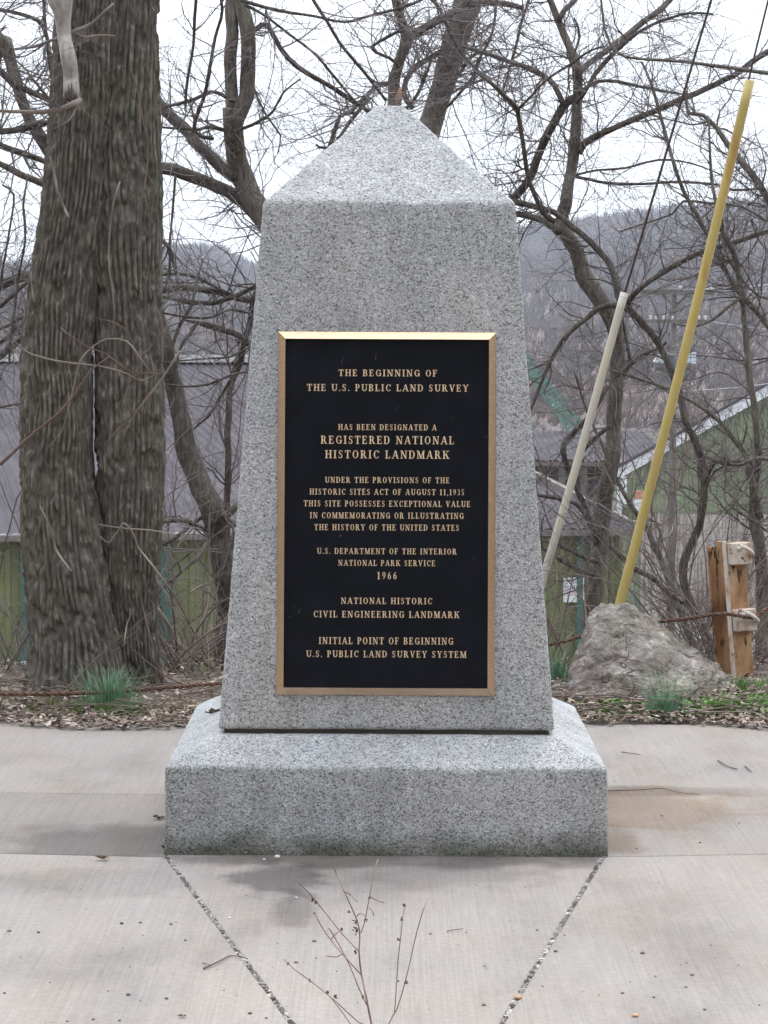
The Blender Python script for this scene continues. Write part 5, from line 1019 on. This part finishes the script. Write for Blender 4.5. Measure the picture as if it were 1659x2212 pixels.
k = NT('rusty_cladding', .8); rs = k.ramp(k.noise(1.0, 5, k.map((7, 7, .22)), .65), [(.50, 0.0), (.58, 1.0)]); r2 = k.ramp(k.noise(.5, 4), [(.3, .25), (.65, .95)])
k.col(k.mix(k.math('MULTIPLY', rs, r2), k.ramp(k.noise(1.5, 5), [(.3, (.36, .32, .29)), (.7, (.50, .46, .43))]), (.15, .085, .062))); MAT['clad'] = k.m
def ribbed(mb, a, b, z0, z1, pitch, dep, nrm, ztop=None):        # ribbed sheet from a to b (xy), trapezoid ribs
    a = np.array(a, float); b = np.array(b, float); L_ = np.linalg.norm(b - a); n = int(L_ / pitch); d = (b - a) / L_; V = []; f = []; nr = np.array([nrm[0], nrm[1], 0])
    ss = []
    for i in range(n):
        s_ = i * pitch; ss += [(s_, 0), (s_ + pitch * .55, 0), (s_ + pitch * .65, 1), (s_ + pitch * .9, 1)]
    ss.append((n * pitch, 0))
    for s_, o_ in ss:
        p = np.array([*(a + d * s_), 0]) + nr * dep * o_; zt = z1 if ztop is None else ztop(s_ / L_); V += [p + [0, 0, z0], p + [0, 0, zt]]
    for i in range(len(ss) - 1): f.append((2 * i, 2 * i + 2, 2 * i + 3, 2 * i + 1))
    mb.add(V, f)
# long olive warehouse with grey roof
EA = at(-260, 1160, 58.0); EB = at(1340, 1136, 61.5); EA[2] = EB[2] = (EA[2] + EB[2]) / 2
ux_ = (EB - EA) / np.linalg.norm(EB - EA); vy_ = np.array([-ux_[1], ux_[0], 0])
wh = thing('olive_warehouse', 'long olive green warehouse with a grey ribbed roof, below the bank on the left', 'warehouse', (EA[0], EA[1], ZL))
RA = at(-260, 785, 72); RB = at(668, 782, 73.5); RA[2] = RB[2] = (RA[2] + RB[2]) / 2
mb = MB(); ribbed(mb, EA[:2], EB[:2], ZL - .3, EA[2] - .05, .42, .05, -vy_[:2]); mb.build('wall', MAT['olive'], wh)
V = []; f = []; n = 62                      # ribbed roof plane up to the ridge, hip end running down to the right
e0 = EA - vy_ * .35; e1 = EB - vy_ * .35 + ux_ * .25
def roofpt(s_, t): 
    a = e0 + (e1 - e0) * s_; b = RA + (RB - RA) * s_; return a + (b - a) * t
nrm_r = np.cross(e1 - e0, RA - e0); nrm_r /= np.linalg.norm(nrm_r); nrm_r *= np.sign(nrm_r[2])
for i in range(n * 4 + 1):
    s_ = i / (n * 4); o_ = .03 if i % 4 in (2, 3) else 0; V += [roofpt(s_, 0) + nrm_r * o_, roofpt(s_, 1) + nrm_r * o_]
    if i: f.append((2 * i - 2, 2 * i, 2 * i + 1, 2 * i - 1))
mb = MB(); mb.add(V, f); rf = mb.build('roof', MAT['roofgrey'], wh)
mb = MB(); mb.add([RA, RB, RB + np.array([-2, 14, -5.0]), RA + np.array([0, 14, -5.0])], [(0, 1, 2, 3)]); mb.build('rear_roof', MAT['roofgrey'], wh)
mb = MB(); q_ = np.array([0, 0, -.12]); mb.add([e1 + q_ - ux_ * .3, RB + q_, [RB[0], RB[1], ZL], [e1[0] - .3, e1[1], ZL]], [(0, 1, 2, 3)]); mb.build('end_wall', MAT['olive'], wh)
mb = MB(); mb.bar(RA + [0, 0, .13], RB + [0, 0, .13], .5, .20); mb.build('ridge_cap', simple('ridge_cap', (.48, .47, .47), .7, bump=0), wh)
mb = MB(); mb.bar(RB + [0, 0, .06], e1 + [0, 0, .08], .16, .16); mb.build('end_trim', MAT['fascia'], wh)
mb = MB(); mb.bar(e0 + [0, 0, -.08], e1 + [0, 0, -.08], .06, .14); mb.build('eave_trim', simple('eave', (.17, .15, .14), .8, bump=0), wh)
for u in (55, 350, 1270, 1300):
    s_ = (at(u, 1200, 58.5)[0] - EA[0]) / ux_[0]; p = EA + ux_ * s_ - vy_ * .12; wq = .13 if u < 1000 else .07; mb = MB(); mb.box(p[0] - wq, p[0] + wq, p[1] - .10, p[1] + .03, ZL, EA[2] - .1); mb.build('column', MAT['teal'], wh)
# sign on the wall
YS_ = float((EA + ux_ * ((at(1240, 1270, 61)[0] - EA[0]) / ux_[0]))[1]) - .16
q0 = at(1217, 1301, YS_); q1 = at(1262, 1248, YS_)
sg = thing('warning_sign', 'white private property sign on the olive warehouse wall', 'sign', ((q0[0] + q1[0]) / 2, YS_, q0[2]))
mb = MB(); mb.box(q0[0], q1[0], YS_, YS_ + .03, q0[2], q1[2]); mb.build('panel', simple('sign_white', (.74, .76, .80), .5, var=.05, bump=0), sg)
sgx = lambda a, b, n: np.array([q0[0] + (q1[0] - q0[0]) * a, YS_ - n, q0[2] + (q1[2] - q0[2]) * b]); sb_ = simple('sign_black', (.04, .06, .08), .6, bump=0); sr_ = simple('sign_red', (.42, .12, .14), .6, bump=0)
for tx, xa, xb, ya, yb, m_, nm in (("PRIVATE", .16, .84, .76, .92, sb_, 'lettering'), ("PROPERTY", .08, .92, .52, .68, sb_, 'lettering'), ("NO ENTER", .16, .90, .32, .43, sr_, 'lettering')):
    mb = MB(); line_mesh(mb, tx, xa, xb, ya, yb, .002, .004, sgx, step=.0005); mb.build(nm, m_, sg)
mb = MB(); mb.box(q0[0] + .03, q1[0] - .03, YS_ - .004, YS_ - .001, sgx(0, .455, 0)[2], sgx(0, .47, 0)[2]); mb.build('red_rule', sr_, sg); mb = MB(); mb.box(q0[0] + .03, q1[0] - .03, YS_ - .004, YS_ - .001, sgx(0, .27, 0)[2], sgx(0, .285, 0)[2]); mb.build('red_rule', sr_, sg)
# open shed behind
Y2 = 112.0; sA = at(900, 997, Y2); sB = at(1460, 999, Y2); sA[2] = sB[2] = at(1260, 997, Y2)[2]; rz = at(1260, 932, Y2 + 14)[2]
sd_ = thing('open_shed', 'low grey-roofed open shed with a dark interior, between the warehouses', 'shed', ((sA[0] + sB[0]) / 2, Y2, ZL))
mb = MB(); V = []; f = []
for i in range(161):
    s_ = i / 160; p = sA + (sB - sA) * s_; o_ = .06 if i % 4 in (2, 3) else 0; V += [p + [0, 0, o_], [p[0], Y2 + 14, rz + o_]]
    if i: f.append((2 * i - 2, 2 * i, 2 * i + 1, 2 * i - 1))
mb.add(V, f); mb.add([(sA[0], Y2 + 14, rz - .01), (sB[0], Y2 + 14, rz - .01), (sB[0], Y2 + 28, sA[2]), (sA[0], Y2 + 28, sA[2])], [(0, 1, 2, 3)]); mb.build('roof', MAT['roofgrey'], sd_)
mb = MB(); mb.box(sA[0], sB[0], Y2 - .05, Y2 + .05, sA[2] - .20, sA[2] - .02); mb.build('fascia', simple('shed_fascia', (.16, .12, .10), .8, bump=0), sd_)
mb = MB(); mb.box(sA[0], sB[0], Y2 + 27.8, Y2 + 28, ZL, sA[2] - .05); mb.build('rear_wall', MAT['void'], sd_)  # near-black wall colour stands in for the shade inside the shed
for u in (1170, 1215, 1262, 1310, 1350): p = at(u, 1000, Y2); mb = MB(); mb.box(p[0] - .14, p[0] + .14, Y2 + .06, Y2 + .35, ZL, sA[2] - .1); mb.build('post', MAT['timber'], sd_)
# gabled warehouse on the right
Y3 = 95.0; gL = at(1338, 1016, Y3); gR = at(2000, 640, Y3); gz = at(1500, 1111, Y3)[2]
gw_ = thing('gabled_warehouse', 'green ribbed gable-end warehouse with white rake trim and rusty lower cladding on the right', 'warehouse', (gL[0], Y3, ZL))
slope = lambda x: gL[2] + (gR[2] - gL[2]) * (x - gL[0]) / (gR[0] - gL[0])
mb = MB(); ribbed(mb, (gL[0], Y3), (gR[0], Y3), gz, 0, .30, .05, (0, -1), lambda t: gL[2] + (gR[2] - gL[2]) * t - .05); mb.build('gable_wall', MAT['sage'], gw_)
cl = at(1385, 1111, Y3)[0]
mb = MB(); ribbed(mb, (cl, Y3 - .10), (gR[0], Y3 - .10), ZL, gz + .02, .30, .05, (0, -1)); mb.build('lower_cladding', MAT['clad'], gw_)
mb = MB(); ribbed(mb, (gL[0], Y3), (cl + .3, Y3), ZL, gz - .005, .30, .05, (0, -1)); mb.build('lower_wall', MAT['sage'], gw_)
mb = MB(); mb.bar((gL[0] - .2, Y3 - .12, slope(gL[0] - .2)), (gR[0], Y3 - .12, gR[2]), .10, .30, (0, 1, 0)) if False else mb.hexa([(gL[0] - .25, Y3 - .2, gL[2] - .42), (gR[0], Y3 - .2, gR[2] - .42), (gR[0], Y3 - .06, gR[2] - .42), (gL[0] - .25, Y3 - .06, gL[2] - .42), (gL[0] - .25, Y3 - .2, gL[2] - .03), (gR[0], Y3 - .2, gR[2] - .03), (gR[0], Y3 - .06, gR[2] - .03), (gL[0] - .25, Y3 - .06, gL[2] - .03)])
mb.build('rake_trim', MAT['trim'], gw_)
mb = MB(); mb.hexa([(gL[0] - .3, Y3 - .25, gL[2] - .02), (gR[0], Y3 - .25, gR[2] - .02), (gR[0], Y3 + 30, gR[2] - 4.42), (gL[0] - .3, Y3 + 30, gL[2] - 4.42), (gL[0] - .3, Y3 - .25, gL[2] + .08), (gR[0], Y3 - .25, gR[2] + .08), (gR[0], Y3 + 30, gR[2] - 4.32), (gL[0] - .3, Y3 + 30, gL[2] - 4.32)]); mb.build('roof', MAT['roofgrey'], gw_)
mb = MB(); mb.hexa([(gL[0] - .1, Y3 + .06, ZL), (gL[0], Y3 + .06, ZL), (gL[0], Y3 + 30, ZL), (gL[0] - .1, Y3 + 30, ZL), (gL[0] - .1, Y3 + .06, gL[2] - .06), (gL[0], Y3 + .06, gL[2] - .06), (gL[0], Y3 + 30, gL[2] - 4.46), (gL[0] - .1, Y3 + 30, gL[2] - 4.46)]); mb.build('side_wall', MAT['sage'], gw_)
for u, v1 in ((1338, 1135), (1348, 1095)): p = at(u, 1016, Y3); mb = MB(); mb.box(p[0] - .09, p[0] + .09, Y3 - .22, Y3 - .07, at(u, v1, Y3)[2], slope(p[0]) - .32); mb.build('downpipe', MAT['trim'], gw_)
bx_ = at(1382, 1075, Y3 - .6); 
me_ = thing('meter_box', 'small orange and white box mounted at the foot of the green gable', 'box', bx_)
mb = MB(); mb.box(bx_[0] - .22, bx_[0] + .22, Y3 - .7, Y3 - .3, bx_[2] - .05, bx_[2] + .25); mb.build('orange_lid', simple('orange_box', (.5, .25, .16), .7, bump=0), me_); mb = MB(); mb.box(bx_[0] - .22, bx_[0] + .25, Y3 - .7, Y3 - .3, bx_[2] - .5, bx_[2] - .055); mb.build('white_body', MAT['trim'], me_)
# utility pole
Y4 = 86.0; pbz = ZL; ptop = at(1457, 627, Y4); up4 = thing('utility_pole', 'weathered wooden utility pole with two crossarms in front of the wooded hill', 'utility pole', (ptop[0], Y4, pbz))
k = NT('pole_wood', .9); k.col(k.ramp(k.noise(1, 4, k.map((4, 4, .6))), [(.3, (.10, .09, .082)), (.7, (.18, .165, .15))])); MAT['pole'] = k.m
mb = MB(); pbx = at(1449, 1330, Y4)[0]; mb.tube([(pbx, Y4, pbz - .3), ((pbx + ptop[0]) / 2, Y4, (pbz + ptop[2]) / 2), (ptop[0], Y4, ptop[2])], [.14, .12, .095], 12); mb.build('shaft', MAT['pole'], up4, smooth=True)
MAT['ins'] = simple('insulator', (.55, .55, .54), .4, bump=0)
def arm(u0_, u1_, v_, ins, thick):
    a = at(u0_, v_, Y4); b = at(u1_, v_ + 1, Y4); mb = MB(); mb.box(a[0], b[0], Y4 - .26, Y4 - .14, a[2] - thick / 2, a[2] + thick / 2); o = mb.build('crossarm', MAT['pole'], up4)
    for u in ins: q = at(u, v_, Y4); mb = MB(); mb.tube([(q[0], Y4 - .2, q[2] + thick / 2), (q[0], Y4 - .2, q[2] + thick / 2 + .09), (q[0], Y4 - .2, q[2] + thick / 2 + .13)], [.045, .055, .02], 8); mb.build('insulator', MAT['ins'], o)
arm(1384, 1541, 631, (1392, 1468, 1533), .16); arm(1392, 1528, 694, (1404, 1416, 1432, 1450, 1508, 1522), .12)
for u, s_ in ((1448, -1), (1466, 1)): mb = MB(); mb.bar(at(1457 + s_ * 28, 634, Y4) + [0, -.1, 0], at(1457 + s_ * 2, 662, Y4) + [0, -.1, 0], .05, .05); mb.build('brace', MAT['pole'], up4)
mb = MB(); q = at(1444, 786, Y4); mb.tube([q + [0, -.4, -.32], q + [0, -.4, .3]], .2, 12); mb.tube([q + [0, -.4, .3], q + [0, -.4, .36]], [.2, .1], 12); mb.build('transformer', simple('transformer', (.10, .10, .10), .6, bump=0), up4)
for u in (1425, 1486): q = at(u, 775, Y4); mb = MB(); mb.hexa([q + np.array(w_) for w_ in ((-.24, -.5, -.1), (.2, -.5, -.16), (.2, -.1, -.16), (-.24, -.1, -.1), (-.1, -.5, .14), (.22, -.5, .22), (.22, -.1, .22), (-.1, -.1, .14))]); mb.build('flood_lamp', simple('lamp_metal', (.52, .58, .64), .4, bump=0), up4)
mb = MB(); a = at(1415, 797, Y4); b = at(1490, 800, Y4); mb.box(a[0], b[0], Y4 - .26, Y4 - .14, a[2] - .06, a[2] + .06); mb.build('lamp_arm', MAT['pole'], up4)
for i, (ua, va, ub, vb, lab) in enumerate(((1468, 627, 1900, 560, 'topmost overhead wire running right from the pole crossarm'), (1533, 628, 1900, 588, 'overhead wire from the right end of the upper crossarm'), (1508, 691, 1900, 700, 'overhead wire from the lower pole crossarm'), (1450, 846, 1900, 770, 'low sagging service wire from the pole'))):
    a = at(ua, va, Y4); b = at(ub, vb, Y4 + 14); t = np.linspace(0, 1, 14)[:, None]; P = a + (b - a) * t; P[:, 2] -= (np.sin(t[:, 0] * math.pi)) * .3; P[:, 1] -= .2; mb = MB(); mb.tube(P, .022, 5); tag(mb.build('power_line', simple('line', (.30, .30, .32), .5, bump=0), None, a, True), lab, 'wire', 'overhead power lines')
# lattice boom
Y5 = 125.0; cb = thing('crane_boom', 'green lattice crane boom slanting down right of the obelisk', 'crane boom', at(1262, 950, Y5))
A_ = at(1100, 735, Y5); B_ = at(1262, 950, Y5); dd = (B_ - A_) / np.linalg.norm(B_ - A_); nz_ = np.cross(dd, [0, 1, 0]); nz_ /= np.linalg.norm(nz_); hh = .30
mb = MB(); ch = []
for s_ in (-1, 1):
    for y in (-.4, .4): mb.bar(A_ + nz_ * hh * s_ * .7 + [0, y, 0], B_ + nz_ * hh * s_ * 1.2 + [0, y, 0], .09, .09)
MAT['boom'] = simple('boom_paint', (.12, .24, .19), .7, scale=1.5, bump=0); mb.build('chords', MAT['boom'], cb); mb = MB(); n = 20
for i in range(n):
    t0, t1 = i / n, (i + 1) / n
    for y in (-.4, .4):
        s_ = 1 if i % 2 else -1; mb.bar(A_ + (B_ - A_) * t0 + nz_ * hh * s_ * (.7 + .5 * t0) + [0, y, 0], A_ + (B_ - A_) * t1 - nz_ * hh * s_ * (.7 + .5 * t1) + [0, y, 0], .07, .07)
        mb.bar(A_ + (B_ - A_) * t0 + nz_ * hh * (.7 + .5 * t0) + [0, y, 0], A_ + (B_ - A_) * t0 - nz_ * hh * (.7 + .5 * t0) + [0, y, 0], .07, .07)
o = mb.build('lacing', MAT['boom'], cb)

# ------------------------------------------------------------------ wooded hill
HY = 1500.0
hu = [-1200, -400, 0, 200, 380, 440, 480, 530, 600, 720, 900, 1050, 1150, 1250, 1400, 1659, 2000, 2900]
hv = [640, 600, 598, 572, 552, 547, 549, 582, 598, 596, 565, 522, 500, 486, 468, 440, 410, 380]
hx = np.linspace(-700, 700, 241); hU = CX + hx / HY * F; cz = EYE + (740 - np.interp(hU, hu, hv)) / F * HY
tt = np.concatenate([np.linspace(0, 1, 60), np.linspace(1.02, 1.3, 8)])
HXg, HTg = np.meshgrid(hx, tt); prof = np.where(HTg <= 1, HTg ** 1.25, 1 - (HTg - 1) * 2.2)
HYg = 185 + HTg * (HY - 185); HZ = ZL - 4 + (cz[None] + 12) * prof; rav = (fbm(np.stack([HXg / 55, HYg / 300, HXg * 0], -1), 4) - .5) * 22 * HTg * np.sin(np.clip(HTg, 0, 1) * math.pi); HZ = HZ + rav
ix = np.arange(HXg.size).reshape(HXg.shape); Qh = np.stack([ix[:-1, :-1], ix[:-1, 1:], ix[1:, 1:], ix[1:, :-1]], -1).reshape(-1, 4)
k = NT('hill_floor', 1.0); k.col(k.ramp(k.noise(.012, 6), [(.3, (.07, .05, .045)), (.55, (.115, .08, .07)), (.75, (.17, .115, .095))])); tag(mesh_np('hills', np.stack([HXg, HYg, HZ], -1).reshape(-1, 3), Qh, k.m), kind='structure')
N_T = 26000; hyi = np.exp(rng.uniform(math.log(200), math.log(1512), N_T)); hyi[:9000] = rng.uniform(800, 1515, 9000); hxi = rng.uniform(-.19, .19, N_T) * np.maximum(hyi, 400); hti = (hyi - 185) / (HY - 185); gi = np.clip(((hxi + 700) / 1400 * 240), 0, 239); gj = np.interp(hti, tt, np.arange(len(tt)))
def bil(A): 
    i = gi.astype(int); j = np.minimum(gj.astype(int), len(tt) - 2); a = gi - i; b = gj - j; return (A[j, i] * (1 - a) + A[j, i + 1] * a) * (1 - b) + (A[j + 1, i] * (1 - a) + A[j + 1, i + 1] * a) * b
bx = hxi; by = hyi; bz = bil(HZ) - .5; NS = 8; sc_ = np.clip(hyi / 1200, .12, 1) ** .9; Ht = rng.uniform(6, 11.5, N_T) * sc_
V = np.zeros((N_T, NS, 3, 3)); 
for j in range(NS):
    fr = j / (NS - 1) - .5; z0_ = Ht * (0 if j == 3 else rng.uniform(.15, .45, N_T)); sx_ = fr * rng.uniform(4, 7.5, N_T) * sc_; sy_ = rng.uniform(-2.5, 2.5, N_T) * sc_; w_ = rng.uniform(.18, .40, N_T) * sc_ * (1.2 if j == 3 else 1)
    V[:, j, 0] = np.stack([bx + sx_ * .12 - w_, by, bz + z0_], -1); V[:, j, 1] = np.stack([bx + sx_ * .12 + w_, by + .2, bz + z0_], -1); V[:, j, 2] = np.stack([bx + sx_, by + sy_, bz + Ht * (1 - abs(fr) * .5) * rng.uniform(.8, 1.0, N_T)], -1)
k = NT('bare_wood', 1.0); n_ = k.ramp(k.noise(.03, 5), [(.3, (.042, .036, .034)), (.5, (.10, .08, .070)), (.70, (.22, .15, .115))]); n2 = k.ramp(k.noise(.22, 2), [(.3, .5), (.7, 1.5)]); k.col(k.mix(1.0, n_, n2, 'MULTIPLY'))
tag(mesh_np('bare_woodland', V.reshape(-1, 3), np.arange(N_T * NS * 3).reshape(-1, 3), k.m, smooth=False), 'leafless woodland covering the far hillside', 'woodland', kind='stuff')

# ------------------------------------------------------------------ haze in the valley air
mb = MB(); mb.box(-950, 950, -130, 1720, -60, 190); k = bpy.data.materials.new('haze'); k.use_nodes = True; t_n = k.node_tree; t_n.nodes.clear(); o_ = t_n.nodes.new('ShaderNodeOutputMaterial'); pv = t_n.nodes.new('ShaderNodeVolumePrincipled')
pv.inputs['Color'].default_value = (.79, .87, 1.0, 1); pv.inputs['Density'].default_value = .00025; pv.inputs['Anisotropy'].default_value = 0.0; t_n.links.new(pv.outputs[0], o_.inputs['Volume'])
hz_ = tag(mb.build('haze', k), 'thin bluish haze filling the valley air', 'haze', kind='stuff')
